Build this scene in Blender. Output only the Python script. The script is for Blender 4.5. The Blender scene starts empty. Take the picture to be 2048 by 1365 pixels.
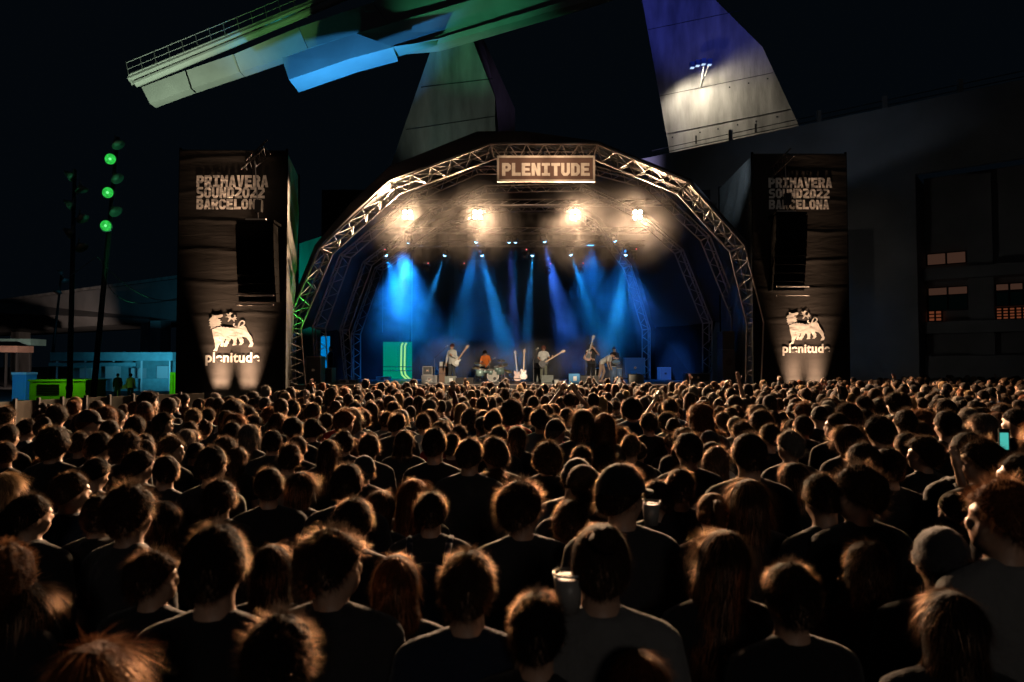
import bpy, bmesh, math, random
import numpy as np
from mathutils import Vector, Matrix, Quaternion
from mathutils.geometry import tessellate_polygon

# ------------------------------------------------------------------ camera, world, exposure
scene = bpy.context.scene
F = 1365.0            # focal length in pixels of the 2048 px wide photograph (24 mm on 36 mm)
HY = 729.0            # horizon row of the photograph
CAM_H = 2.35
PITCH = math.atan((HY - 682.5) / F)
cam_d = bpy.data.cameras.new('camera'); cam = bpy.data.objects.new('camera', cam_d)
scene.collection.objects.link(cam); scene.camera = cam
cam.location = (0, 0, CAM_H); cam.rotation_euler = (math.pi / 2 + PITCH, 0, 0)
cam_d.sensor_width = 36; cam_d.lens = 24; cam_d.clip_start = 0.05; cam_d.clip_end = 1500
cam_d.dof.use_dof = True; cam_d.dof.focus_distance = 24; cam_d.dof.aperture_fstop = 2.8

world = bpy.data.worlds.new('World'); scene.world = world; world.use_nodes = True
wn = world.node_tree; wn.nodes.clear()
w_out = wn.nodes.new('ShaderNodeOutputWorld'); w_bg = wn.nodes.new('ShaderNodeBackground')
w_bg.inputs['Color'].default_value = (0.26, 0.50, 0.80, 1); w_bg.inputs['Strength'].default_value = 0.0038
wn.links.new(w_bg.outputs[0], w_out.inputs[0])

scene.view_settings.view_transform = 'Standard'; scene.view_settings.look = 'None'
scene.view_settings.exposure = 0.0; scene.view_settings.gamma = 1.0
scene.view_settings.use_curve_mapping = False
scene.render.engine = 'CYCLES'
cy = scene.cycles
cy.use_denoising = True; cy.denoiser = 'OPENIMAGEDENOISE'; cy.denoising_prefilter = 'ACCURATE'
cy.max_bounces = 3; cy.diffuse_bounces = 0; cy.glossy_bounces = 1; cy.transmission_bounces = 2
cy.transparent_max_bounces = 6; cy.volume_bounces = 0
cy.volume_step_rate = 1.0; cy.volume_max_steps = 96
cy.use_adaptive_sampling = False
cy.sample_clamp_indirect = 4.0; cy.sample_clamp_direct = 0.0
cy.caustics_reflective = False; cy.caustics_refractive = False
cy.use_light_tree = True

CP, SP = math.cos(PITCH), math.sin(PITCH)
def W(px, py, D):
    """World point that the photograph shows at pixel (px, py) when it stands D metres ahead."""
    u = (px - 1024) / F; v = (682.5 - py) / F
    t = D / (CP - SP * v)
    return Vector((t * u, D, CAM_H + t * (SP + CP * v)))

# ------------------------------------------------------------------ lamps
COL = scene.collection
def lamp_aim(o, to):
    d = (Vector(to) - o.location).normalized()
    o.rotation_euler = d.to_track_quat('-Z', 'Y').to_euler()
def spot(name, loc, to, power, color, size, blend=0.3, radius=0.05):
    l = bpy.data.lights.new(name, 'SPOT'); l.energy = power; l.color = color
    l.spot_size = math.radians(size); l.spot_blend = blend; l.shadow_soft_size = radius
    o = bpy.data.objects.new(name, l); COL.objects.link(o); o.location = loc; lamp_aim(o, to); return o
def area(name, loc, to, power, color, size, spread=180, shape='DISK'):
    l = bpy.data.lights.new(name, 'AREA'); l.energy = power; l.color = color; l.shape = shape
    l.size = size; l.spread = math.radians(spread)
    o = bpy.data.objects.new(name, l); COL.objects.link(o); o.location = loc; lamp_aim(o, to); return o

WARM = (1.0, 0.62, 0.36); BLUE = (0.01, 0.31, 0.95); GREEN = (0.04, 1.0, 0.25)
BLIND_D = 31.0
BLINDERS = [(815, 430), (955, 430), (1150, 430), (1275, 430)]
for x, y in BLINDERS:       # four warm blinders in the roof, the light that rims the crowd
    p = W(x, y, BLIND_D - 0.16)
    area('blinder_lamp', p, (p.x * 0.55, p.y - 20, 1.5), 4100, WARM, 0.40, 122)
# blue moving heads: (x, y, depth, target x, target y, target depth, cone, power, colour)
MOVERS = [(771, 507, 35, 812, 640, 35.5, 22, 1.1, BLUE), (817, 481, 33.5, 795, 640, 36, 16, .45, (.12, .2, 1)),
          (891, 507, 35, 845, 640, 36, 11, .5, (.02, .35, 1)), (953, 480, 33.5, 905, 720, 35.5, 16, .8, BLUE),
          (963, 507, 35, 1012, 700, 36, 15, .9, (.02, .35, 1)), (1018, 480, 33.5, 1030, 690, 36, 9, .35, (.12, .2, 1)),
          (1031, 480, 33.5, 1028, 690, 36, 8, .25, BLUE), (1065, 507, 35, 1050, 720, 36, 10, .55, (.02, .35, 1)),
          (1088, 479, 33.5, 1142, 700, 35.5, 17, .9, (.05, .2, 1)), (1140, 506, 35, 1200, 680, 36, 13, .8, BLUE),
          (1228, 478, 33.5, 1318, 690, 35.5, 20, 1.1, (.05, .2, 1)), (1252, 506, 35, 1222, 720, 35.5, 17, 1.0, (.02, .35, 1))]
MOVER_POWER = 9000
for x, y, d, tx, ty, td, cone, pw, c in MOVERS:
    a = W(x, y, d); b = W(tx, ty, td); dr = (b - a).normalized()
    spot('moving_head_lamp', a + dr * 0.24, b, MOVER_POWER * pw, c, cone * 1.2, 0.9, 0.06)
for x, d, tx, ty, pw in ((805, 34.4, 808, 620, 1.5), (960, 35, 960, 640, .4), (1180, 35, 1190, 640, .3), (1240, 34.6, 1270, 640, .4)):
    spot('blue_haze_fill', W(x, 488, d), W(tx, ty, 35.6), 7000 * pw, (.01, .25, 1.0), 62, 1.0, 0.2)  # added lamps standing in for blue light scattered through the haze
# follow spot from the mixing tower behind the camera, on the band and the sign
for fx, fy, fd, fc, fw in ((904, 725, 31.4, 4.4, 1.0), (985, 745, 32.8, 4.2, .9), (1085, 730, 31.8, 4.4, 1.0), (1193, 730, 32, 4.8, .9)):
    spot('follow_spot', (7, -14, 11), W(fx, fy, fd), 75000 * fw, (1.0, .80, .58), fc, 0.5, 0.12)
for sx in (1040, 1092, 1144): spot('sign_spot', (5, -14, 10.4), W(sx, 340, 28), 66000, (1.0, .62, .38), 3.3, 0.7, 0.1)
area('crowd_fill', (3, -16, 8), (0, 6, 1.2), 105, (1.0, .85, .72), 3.0, 150)  # added unseen fill behind the camera, lifting the crowd's backs
spot('tower_fill', (14, -12, 10.4), W(455, 388, 26), 15000, (1.0, .68, .46), 6, 0.9, 0.1)  # unseen wash added to bring up the left tower's lettering
spot('tower_fill', (-10, -12, 10.4), W(1610, 385, 28), 2600, (.9, .8, .7), 9, 0.9, 0.1)  # the same added wash for the right tower's lettering
spot('building_fill', (15.5, 33, 1.2), (24, 46, 13), 150, (1, .95, .9), 120, 0.9, 0.5)  # added unseen lamp that lifts the right building's wall out of black
# ------------------------------------------------------------------ helpers
R = random.Random(11)
def mat(name, color, rough=0.7, metal=0.0, bump=0.0, bscale=8.0, var=0.0, vscale=2.0, emit=None, estr=0.0, objcol=False, sheen=0.0, stretch=(1, 1, 1), spec=0.5):
    m = bpy.data.materials.new(name); m.use_nodes = True
    nt = m.node_tree; b = nt.nodes['Principled BSDF']
    b.inputs['Base Color'].default_value = (*color, 1); b.inputs['Roughness'].default_value = rough
    b.inputs['Metallic'].default_value = metal; b.inputs['Specular IOR Level'].default_value = spec
    if sheen: b.inputs['Sheen Weight'].default_value = sheen
    src = None
    if bump or var:
        tc = nt.nodes.new('ShaderNodeTexCoord'); mp = nt.nodes.new('ShaderNodeMapping')
        mp.inputs['Scale'].default_value = stretch
        nt.links.new(tc.outputs['Object'], mp.inputs[0]); src = mp.outputs[0]
    if objcol:
        oi = nt.nodes.new('ShaderNodeObjectInfo'); nt.links.new(oi.outputs['Color'], b.inputs['Base Color'])
    if var:
        n = nt.nodes.new('ShaderNodeTexNoise'); n.inputs['Scale'].default_value = vscale; n.inputs['Detail'].default_value = 6
        nt.links.new(src, n.inputs['Vector'])
        r = nt.nodes.new('ShaderNodeValToRGB')
        r.color_ramp.elements[0].position = 0.3; r.color_ramp.elements[1].position = 0.72
        r.color_ramp.elements[0].color = (*[c * (1 - var) for c in color], 1)
        r.color_ramp.elements[1].color = (*[min(1, c * (1 + var)) for c in color], 1)
        nt.links.new(n.outputs['Fac'], r.inputs['Fac'])
        if objcol:
            mx = nt.nodes.new('ShaderNodeMix'); mx.data_type = 'RGBA'; mx.blend_type = 'MULTIPLY'; mx.inputs[0].default_value = 1
            nt.links.new(r.outputs[0], mx.inputs[6]); nt.links.new(oi.outputs['Color'], mx.inputs[7])
            nt.links.new(mx.outputs[2], b.inputs['Base Color'])
        else:
            nt.links.new(r.outputs[0], b.inputs['Base Color'])
    if bump:
        n2 = nt.nodes.new('ShaderNodeTexNoise'); n2.inputs['Scale'].default_value = bscale; n2.inputs['Detail'].default_value = 5
        nt.links.new(src, n2.inputs['Vector'])
        bp = nt.nodes.new('ShaderNodeBump'); bp.inputs['Strength'].default_value = bump; bp.inputs['Distance'].default_value = 0.1
        nt.links.new(n2.outputs['Fac'], bp.inputs['Height']); nt.links.new(bp.outputs[0], b.inputs['Normal'])
    if emit:
        b.inputs['Emission Color'].default_value = (*emit, 1); b.inputs['Emission Strength'].default_value = estr
    return m

def hair_mat(name, attr=False):
    """Strands: some diffuse, some light let through, a rough sheen; the colour is each head's own."""
    m = bpy.data.materials.new(name); m.use_nodes = True; nt = m.node_tree; nt.nodes.clear()
    out = nt.nodes.new('ShaderNodeOutputMaterial')
    if attr:
        c = nt.nodes.new('ShaderNodeAttribute'); c.attribute_name = 'col'; co = c.outputs['Color']
    else:
        c = nt.nodes.new('ShaderNodeObjectInfo'); co = c.outputs['Color']
    tr = nt.nodes.new('ShaderNodeBsdfTranslucent'); df = nt.nodes.new('ShaderNodeBsdfDiffuse'); gl = nt.nodes.new('ShaderNodeBsdfAnisotropic')
    g = nt.nodes.new('ShaderNodeGamma'); g.inputs['Gamma'].default_value = 0.62
    nt.links.new(co, g.inputs['Color']); nt.links.new(g.outputs[0], tr.inputs['Color'])
    nt.links.new(co, df.inputs['Color']); gl.inputs['Roughness'].default_value = 0.38
    gl.inputs['Color'].default_value = (.24, .15, .10, 1)
    a = nt.nodes.new('ShaderNodeMixShader'); a.inputs[0].default_value = 0.35
    nt.links.new(df.outputs[0], a.inputs[1]); nt.links.new(tr.outputs[0], a.inputs[2])
    b = nt.nodes.new('ShaderNodeMixShader'); b.inputs[0].default_value = 0.3
    nt.links.new(a.outputs[0], b.inputs[1]); nt.links.new(gl.outputs[0], b.inputs[2])
    nt.links.new(b.outputs[0], out.inputs['Surface'])
    return m

def emis(name, color, s):
    m = bpy.data.materials.new(name); m.use_nodes = True; nt = m.node_tree; nt.nodes.clear()
    out = nt.nodes.new('ShaderNodeOutputMaterial'); e = nt.nodes.new('ShaderNodeEmission')
    e.inputs[0].default_value = (*color, 1); e.inputs[1].default_value = s
    nt.links.new(e.outputs[0], out.inputs[0]); return m

class MB:
    def __init__(s): s.v = []; s.f = []
    def add(s, vs, fs):
        o = len(s.v); s.v += [tuple(v) for v in vs]; s.f += [tuple(i + o for i in f) for f in fs]; return s
    def box(s, a, b):
        x0, y0, z0 = [min(p, q) for p, q in zip(a, b)]; x1, y1, z1 = [max(p, q) for p, q in zip(a, b)]
        return s.add([(x0, y0, z0), (x1, y0, z0), (x1, y1, z0), (x0, y1, z0), (x0, y0, z1), (x1, y0, z1), (x1, y1, z1), (x0, y1, z1)],
                     [(0, 3, 2, 1), (4, 5, 6, 7), (0, 1, 5, 4), (1, 2, 6, 5), (2, 3, 7, 6), (3, 0, 4, 7)])
    def tube(s, p, q, r, r2=None, n=8):
        p = Vector(p); q = Vector(q); r2 = r if r2 is None else r2
        d = (q - p).normalized(); a = d.orthogonal().normalized(); b = d.cross(a)
        vs = []
        for c, rr in ((p, r), (q, r2)):
            for k in range(n):
                t = 2 * math.pi * k / n; vs.append(c + (a * math.cos(t) + b * math.sin(t)) * rr)
        fs = [(k, (k + 1) % n, n + (k + 1) % n, n + k) for k in range(n)] + [tuple(range(n - 1, -1, -1)), tuple(range(n, 2 * n))]
        return s.add(vs, fs)
    def path(s, pts, r, n=6):
        for a, b in zip(pts[:-1], pts[1:]): s.tube(a, b, r, r, n)
        return s
    def ball(s, c, r, nu=12, nv=8, rot=None):
        if not hasattr(r, '__len__'): r = (r, r, r)
        vs = []; M = rot or Matrix.Identity(3)
        c = Vector(c)
        for j in range(1, nv):
            for i in range(nu):
                th = math.pi * j / nv; ph = 2 * math.pi * i / nu
                vs.append(c + M @ Vector((r[0] * math.sin(th) * math.cos(ph), r[1] * math.sin(th) * math.sin(ph), r[2] * math.cos(th))))
        t = len(vs); vs += [c + M @ Vector((0, 0, r[2])), c - M @ Vector((0, 0, r[2]))]
        fs = []
        for j in range(nv - 2):
            for i in range(nu):
                a = j * nu + i; b = j * nu + (i + 1) % nu
                fs.append((a, a + nu, b + nu, b))
        for i in range(nu):
            fs.append((t, i, (i + 1) % nu)); k = (nv - 2) * nu
            fs.append((t + 1, k + (i + 1) % nu, k + i))
        return s.add(vs, fs)
    def loft(s, rings, n=16):
        """rings: (x, y, z, rx, ry)"""
        vs = []
        for x, y, z, rx, ry in rings:
            for k in range(n):
                t = 2 * math.pi * k / n; vs.append((x + rx * math.cos(t), y + ry * math.sin(t), z))
        fs = []
        for j in range(len(rings) - 1):
            for k in range(n):
                a = j * n + k; b = j * n + (k + 1) % n; fs.append((a, b, b + n, a + n))
        fs.append(tuple(range(n - 1, -1, -1))); m = (len(rings) - 1) * n; fs.append(tuple(range(m, m + n)))
        return s.add(vs, fs)
    def prism(s, outer, depth, holes=(), M=None):
        """2D polygon (x, z) with holes, front face at y=0 towards -y, back at y=depth."""
        polys = [[Vector((x, z, 0)) for x, z in p] for p in [outer, *holes]]
        flat = [v for p in polys for v in p]; tris = tessellate_polygon(polys); n = len(flat)
        vs = [Vector((v.x, 0, v.y)) for v in flat] + [Vector((v.x, depth, v.y)) for v in flat]
        fs = []
        for t in tris:
            a, b, c = [flat[i] for i in t]
            cr = (b - a).cross(c - a).z
            t = t if cr > 0 else t[::-1]
            fs.append(tuple(t)); fs.append(tuple(i + n for i in t[::-1]))
        o = 0
        for p in polys:
            k = len(p)
            for i in range(k):
                a, b = o + i, o + (i + 1) % k; fs.append((a, a + n, b + n, b))
            o += k
        if M is not None: vs = [M @ v for v in vs]
        return s.add(vs, fs)
    def mesh(s, name, m=None, smooth=False):
        me = bpy.data.meshes.new(name); me.from_pydata([tuple(v) for v in s.v], [], s.f)
        if m: me.materials.append(m)
        if smooth: me.polygons.foreach_set('use_smooth', [True] * len(me.polygons))
        me.update(); return me

def tag(o, label=None, cat=None, group=None, kind=None):
    if label: o['label'] = label
    if cat: o['category'] = cat
    if group: o['group'] = group
    if kind: o['kind'] = kind
    return o
def thing(name, label, cat, loc=(0, 0, 0), group=None):
    o = bpy.data.objects.new(name, None); COL.objects.link(o); o.location = loc; o.empty_display_size = 0.2
    o['base'] = list(loc); return tag(o, label, cat, group)
def obj(name, mb, m=None, parent=None, smooth=False, label=None):
    """World-space mesh, parented without moving."""
    me = mb if isinstance(mb, bpy.types.Mesh) else mb.mesh(name, m, smooth)
    o = bpy.data.objects.new(name, me); COL.objects.link(o)
    if parent:
        o.parent = parent; b = Vector((0, 0, 0)); p = parent
        while p: b += Vector(p.location); p = p.parent
        o.location = -b
    if label: o['label'] = label
    return o
_unit = {}
def bar(name, p, q, r, m, parent):
    """A straight tube sharing one unit mesh per material."""
    k = m.name
    if k not in _unit: _unit[k] = MB().tube((0, 0, 0), (0, 0, 1), 1, 1, 7).mesh('tube', m, True)
    o = bpy.data.objects.new(name, _unit[k]); COL.objects.link(o); o.parent = parent
    p = Vector(p); q = Vector(q); b = Vector((0, 0, 0)); pp = parent
    while pp: b += Vector(pp.location); pp = pp.parent
    o.rotation_mode = 'QUATERNION'
    o.location = p - b; o.rotation_quaternion = (q - p).to_track_quat('Z', 'Y'); o.scale = (r, r, (q - p).length)
    return o
def struct(name, mb, m): return tag(obj(name, mb, m), kind='structure')
def quadslab(pts, th, back=True):
    """Polygon of world points given clockwise or not, thickened by th along +Y (away from the camera)."""
    n = len(pts); mb = MB()
    vs = [Vector(p) for p in pts] + [Vector(p) + Vector((0, th, 0)) for p in pts]
    nrm = (vs[1] - vs[0]).cross(vs[2] - vs[0])
    idx = list(range(n)) if nrm.y < 0 else list(range(n - 1, -1, -1))
    fs = [tuple(idx), tuple(i + n for i in idx[::-1])]
    for k in range(n):
        a, b = idx[k], idx[(k + 1) % n]; fs.append((b, a, a + n, b + n))
    return mb.add(vs, fs)

# ------------------------------------------------------------------ materials
M = {}
M['asphalt'] = mat('asphalt', (.05, .05, .05), .8, bump=.4, bscale=20, var=.3, vscale=1.5)
M['concrete'] = mat('concrete', (.28, .27, .255), .85, bump=.5, bscale=2.2, var=.42, vscale=.55, stretch=(1.5, 1, .35))
M['concrete_dark'] = mat('grey_concrete', (.24, .235, .23), .9, bump=.2, bscale=3, var=.2, vscale=.3)
M['steel'] = mat('aluminium_tube', (.26, .25, .24), .5, 0.5)
M['steel_dull'] = mat('dull_steel', (.2, .2, .2), .55, 0.5)
M['black'] = mat('black_metal', (.02, .02, .02), .45, spec=.4)
M['drape'] = mat('black_drape', (.012, .012, .013), .95, bump=.5, bscale=1.2, stretch=(3, 1, .2), spec=.1)
M['skin_roof'] = mat('roof_membrane', (.05, .05, .055), .55, bump=.15, bscale=1.5, spec=.3)
M['liner'] = mat('membrane_edge', (.20, .19, .18), .6, bump=.2, bscale=2)
M['print'] = mat('cream_print', (.27, .26, .245), .75, bump=.15, bscale=6, var=.1, vscale=5)
M['print_grey'] = mat('grey_print', (.48, .45, .42), .75, bump=.2, bscale=6, var=.35, vscale=3)
M['stagefloor'] = mat('stage_floor', (.03, .03, .032), .4, bump=.05, bscale=10, var=.2)
M['case'] = mat('case_panel', (.035, .037, .04), .5, bump=.1, bscale=10)
M['cream'] = mat('cream_paint', (.5, .48, .42), .6, var=.15, vscale=6)
M['tan'] = mat('tan_tolex', (.25, .15, .10), .7, bump=.3, bscale=40)
M['white'] = mat('white_paint', (.78, .77, .74), .4)
M['wood'] = mat('maple_wood', (.42, .24, .12), .4, var=.2, vscale=8)
M['burst'] = mat('sunburst_lacquer', (.22, .06, .02), .25, var=.4, vscale=5)
M['brass'] = mat('cymbal_brass', (.6, .5, .28), .3, .9)
M['chrome'] = mat('chrome', (.7, .7, .7), .2, 1)
M['signback'] = mat('sign_brown', (.10, .062, .05), .8, bump=.1, bscale=12, var=.1, vscale=4)
M['screen'] = mat('screen_cloth', (.12, .12, .12), .9)
M['speaker'] = mat('speaker_black', (.006, .006, .006), 1.0, spec=0)
M['rubber'] = mat('black_rubber', (.02, .02, .02), .8)
M['tyvek'] = mat('white_sheet', (.7, .7, .7), .8, bump=.3, bscale=4)
M['green_paint'] = mat('green_paint', (.10, .45, .06), .5, var=.15, vscale=2)
M['skin'] = mat('skin', (.42, .25, .17), .5, bump=.04, bscale=60)
M['cloth'] = mat('cloth', (1, 1, 1), .9, bump=.35, bscale=9, var=.14, vscale=7, objcol=True, sheen=.15, spec=.15)
M['scalp'] = mat('hair_mass', (.5, .5, .5), .8, bump=.3, bscale=40, var=.3, vscale=30, objcol=True, spec=.12)
M['hair'] = hair_mat('hair'); M['hairc'] = hair_mat('crowd_hair', True)

def tarp():
    m = mat('black_tarpaulin', (.018, .0165, .0155), .9, var=.15, vscale=.8, spec=.08)
    nt = m.node_tree; b = nt.nodes['Principled BSDF']
    tc = nt.nodes.new('ShaderNodeTexCoord')
    mp = nt.nodes.new('ShaderNodeMapping'); mp.inputs['Scale'].default_value = (.6, .6, 3.2); mp.inputs['Rotation'].default_value = (0, .5, 0)
    n1 = nt.nodes.new('ShaderNodeTexNoise'); n1.inputs['Scale'].default_value = 1.1; n1.inputs['Detail'].default_value = 3; n1.inputs['Distortion'].default_value = 1.2
    n2 = nt.nodes.new('ShaderNodeTexNoise'); n2.inputs['Scale'].default_value = 3.5; n2.inputs['Detail'].default_value = 3
    w = nt.nodes.new('ShaderNodeTexWave'); w.bands_direction = 'Z'; w.inputs['Scale'].default_value = .26; w.inputs['Distortion'].default_value = 2.5; w.inputs['Detail'].default_value = 2
    pw = nt.nodes.new('ShaderNodeMath'); pw.operation = 'POWER'; pw.inputs[1].default_value = 14
    ad = nt.nodes.new('ShaderNodeMath'); ad.operation = 'ADD'; ad2 = nt.nodes.new('ShaderNodeMath'); ad2.operation = 'MULTIPLY_ADD'; ad2.inputs[1].default_value = .22
    nt.links.new(tc.outputs['Object'], mp.inputs[0]); nt.links.new(mp.outputs[0], n1.inputs[0]); nt.links.new(tc.outputs['Object'], n2.inputs[0])
    nt.links.new(tc.outputs['Object'], w.inputs[0]); nt.links.new(w.outputs['Fac'], pw.inputs[0])
    nt.links.new(n2.outputs['Fac'], ad2.inputs[0]); nt.links.new(n1.outputs['Fac'], ad2.inputs[2])
    nt.links.new(ad2.outputs[0], ad.inputs[0]); nt.links.new(pw.outputs[0], ad.inputs[1])
    bp = nt.nodes.new('ShaderNodeBump'); bp.inputs['Strength'].default_value = .35; bp.inputs['Distance'].default_value = .012
    nt.links.new(ad.outputs[0], bp.inputs['Height']); nt.links.new(bp.outputs[0], b.inputs['Normal'])
    return m
M['tarp'] = tarp()
# ------------------------------------------------------------------ ground and far setting
struct('ground', MB().add([(-400, -60, 0), (400, -60, 0), (400, 700, 0), (-400, 700, 0)], [(0, 1, 2, 3)]), M['asphalt'])

# elevated road deck on the far left, on two-sided piers
def W3(px, py, D): return W(px, py, D)
def deck():
    t = thing('elevated_road', 'long concrete road deck raised on piers beyond the left lamp masts', 'viaduct', (-60, 85, 0))
    a, b = (-260, 600, 118), (700, 560, 64)
    pts = [W(-200, 628, 112), W(0, 605, 99), W(355, 556, 72), W(620, 520, 60), W(620, 612, 60), W(355, 636, 72), W(0, 670, 99), W(-200, 684, 112)]
    pts = [Vector((p.x, p.y, 11.4 if i < 4 else 7.0)) for i, p in enumerate(pts)]
    obj('deck', quadslab(pts, 9), M['concrete_dark'], t)
    top = [Vector((p.x, p.y - .12, 11.42)) for p in pts[:4]]
    mb = MB()
    for p, q in zip(top[:-1], top[1:]): mb.add([p, q, q + Vector((0, 0, .35)), p + Vector((0, 0, .35)), p + Vector((0, .3, 0)), q + Vector((0, .3, 0)), q + Vector((0, .3, .35)), p + Vector((0, .3, .35))],
                                              [(0, 1, 2, 3), (3, 2, 6, 7), (7, 6, 5, 4)])
    obj('parapet', mb, M['concrete'], t)
    for x0, x1, D in ((280, 297, 77), (299, 320, 73), (20, 38, 98)):
        p = W(x0, 740, D); q = W(x1, 740, D)
        obj('pier', MB().box((p.x, D, 0), (q.x, D + 2.2, 7.02)), M['concrete'], t)
deck()

# concrete building on the right, its roof edge rising towards the camera
BZ = 19.2
def bx(px, off=0.0):
    """Point of the building's face plane below pixel column px."""
    # plane through (30,40) and (12.5,54)
    u = (px - 1024) / F; dx, dy = 12.5 - 30, 54 - 40
    # X = u*Y ; X = 30 + s*dx ; Y = 40 + s*dy
    s = (u * 40 - 30) / (dx - u * dy); n = Vector((dy, -dx, 0)).normalized()
    return Vector((30 + s * dx, 40 + s * dy, 0)) + n * off
def bz(px, py, off=0.0):
    p = bx(px, off); return W(px, py, p.y).z
def wallquad(mb, p, q, z0, z1, th=0.4):
    n = Vector((q.y - p.y, -(q.x - p.x), 0)).normalized()
    if n.y < 0: n = -n
    vs = []
    for z in (z0, z1):
        for c in (p, q, q + n * th, p + n * th): vs.append((c.x, c.y, z))
    return mb.add(vs, [(0, 1, 5, 4), (1, 2, 6, 5), (2, 3, 7, 6), (3, 0, 4, 7), (4, 5, 6, 7), (3, 2, 1, 0)])
def building():
    t = thing('concrete_building', 'dark concrete building with lit window strips behind the tower on the stage\'s right', 'building', (22, 46, 0))
    L, E, Rr = bx(1255), bx(1838), bx(2300)
    zlow = bz(1838, 348)
    mb = MB(); wallquad(mb, L, E, 0, BZ); obj('wall', mb, M['concrete_dark'], t)
    mb = MB(); wallquad(mb, E, Rr, zlow, BZ); obj('upper_wall', mb, M['concrete_dark'], t)
    # formwork joints standing in the band: thin proud courses
    # recess behind: side, floor slabs, back wall with openings
    n = (bx(1838, 3.5) - bx(1838)); E2 = E + n; R2 = Rr + n
    mb = MB(); wallquad(mb, E2, R2, 0, zlow + .4, .3); obj('recessed_wall', mb, M['concrete_dark'], t)
    mb = MB().add([(E.x, E.y, 0), (E2.x, E2.y, 0), (E2.x, E2.y, zlow), (E.x, E.y, zlow)], [(0, 1, 2, 3)]); obj('side_wall', mb, M['concrete_dark'], t)
    for pa, pb, ya, yb in ((1838, 2300, 540, 562), (1838, 2300, 645, 668), (1838, 2300, 712, 760)):
        z1, z0 = bz(pa, ya, 2.2), bz(pa, yb, 2.2)
        mb = MB(); wallquad(mb, bx(pa + 2, 2.0), bx(pb, 2.0), z0, z1, 1.4); obj('floor_slab', mb, M['concrete_dark'], t)
    mb = MB(); wallquad(mb, bx(1930, 2.6), bx(1984, 2.6), 0, zlow, .9); obj('pier', mb, M['concrete_dark'], t)
    lit = emis('lit_window_pink', (.42, .20, .13), .10); lit2 = emis('lit_window_orange', (.9, .24, .10), .13); dim = emis('dim_window', (.03, .08, .07), .012)
    def win(x0, x1, y0, y1, m, nx, ny):
        z1, z0 = bz(x0, y0, 2.9), bz(x0, y1, 2.9)
        a, b = bx(x0, 3.3), bx(x1, 3.3)
        mb = MB(); wallquad(mb, a, b, z0, z1, .06); f = obj('window', mb, m, t)
        a, b = bx(x0, 3.2), bx(x1, 3.2)
        for i in range(nx + 1):
            c = a.lerp(b, i / nx); obj('mullion', MB().tube((c.x, c.y, z0), (c.x, c.y, z1), .06, n=4), M['black'], f)
        for j in range(ny + 1):
            z = z0 + (z1 - z0) * j / ny; obj('transom', MB().tube((a.x, a.y, z), (b.x, b.y, z), .05, n=4), M['black'], f)
    win(1842, 1926, 508, 531, lit, 2, 1)
    win(1843, 1928, 576, 592, lit, 2, 1); win(1843, 1928, 593, 622, dim, 2, 1)
    win(1843, 1872, 622, 650, lit2, 2, 4)
    win(1986, 2046, 568, 582, lit, 2, 1); win(1986, 2046, 584, 612, dim, 2, 1); win(1986, 2100, 616, 645, lit2, 8, 5)
    # handrail posts along the roof edge
    for px in (1232, 1460, 1640, 1775, 1930, 2080):
        p = bx(px, .6); p.z = BZ
        if px > 1260: obj('roof_post', MB().box((p.x - .12, p.y - .12, BZ - .05), (p.x + .12, p.y + .12, BZ + 1.0)), M['concrete_dark'], t)
    a, b = bx(1300, .6), bx(2200, .6)
    for z in (.35, .7): obj('roof_rail', MB().tube((a.x, a.y, BZ + z), (b.x, b.y, BZ + z), .03, n=5), M['black'], t)
building()

# two leaning concrete pylons of the solar canopy
def pylon(label, face, D, side, Dside, name='concrete_pylon', seams=()):
    base = W(face[0][0], 740, D); t = thing(name, label, 'pylon', (base.x, D, 0), 'concrete pylons of the solar canopy')
    fp = [W(x, y, D) for x, y in face]
    obj('shaft', quadslab(fp, Dside - D), M['concrete'], t)
    if side:
        sp_ = [W(x, y, d) for x, y, d in side]
        mb = MB().add(sp_, [tuple(range(len(sp_)))]); obj('side_face', mb, M['concrete'], t)
    for (a, b) in seams:
        p, q = W(*a, D - .03), W(*b, D - .03); obj('formwork_joint', MB().tube(p, q, .035, n=4), M['black'], t)
    return t
py1 = pylon('grey pylon rising behind the crest of the stage roof to the canopy', [(871, 74), (936, 56), (990, 195), (995, 740), (640, 740)], 62,
            [(936, 56, 61.9), (966, 76, 70), (1030, 218, 70), (1034, 700, 70), (995, 740, 61.9), (991, 195, 61.9)], 70,
            seams=(((842, 175), (985, 158)), ((812, 260), (990, 233))))
PD = 72
_qs = quadslab
def quadslab(pts, th):
    mb = _qs(pts, th); n = len(pts); mb.v = [v if i < n else (v[0] + 2.6, v[1], v[2]) for i, v in enumerate(mb.v)]; return mb
py2 = pylon('floodlit pylon leaning over the stage roof beside the right-hand tower', [(1248, -190), (1250, -180), (1335, -95), (1430, 0), (1525, 95), (1597, 250), (1640, 345), (1640, 740), (1400, 740), (1340, 310), (1284, 0)], PD,
            None, PD + 7, seams=(((1318, 193), (1546, 146)), ((1336, 268), (1580, 219)), ((1296, 60), (1480, 22))))
quadslab = _qs
# tie-rod holes and slots of the second pylon
for i, (x, y) in enumerate([(1345, 275), (1400, 265), (1436, 258), (1475, 250), (1512, 243), (1554, 234), (1459, 175), (1497, 167), (1535, 158)]):
    p = W(x, y, PD - .02); o = obj('tie_hole', MB().ball(p, (.09, .05, .09), 8, 6), M['black'], py2)
for x, y in ((1392, 280), (1511, 257)):
    p = W(x, y, PD); obj('slot', MB().box((p.x - .1, PD - .03, p.z - .45), (p.x + .1, PD + .1, p.z + .45)), M['black'], py2)
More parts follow.
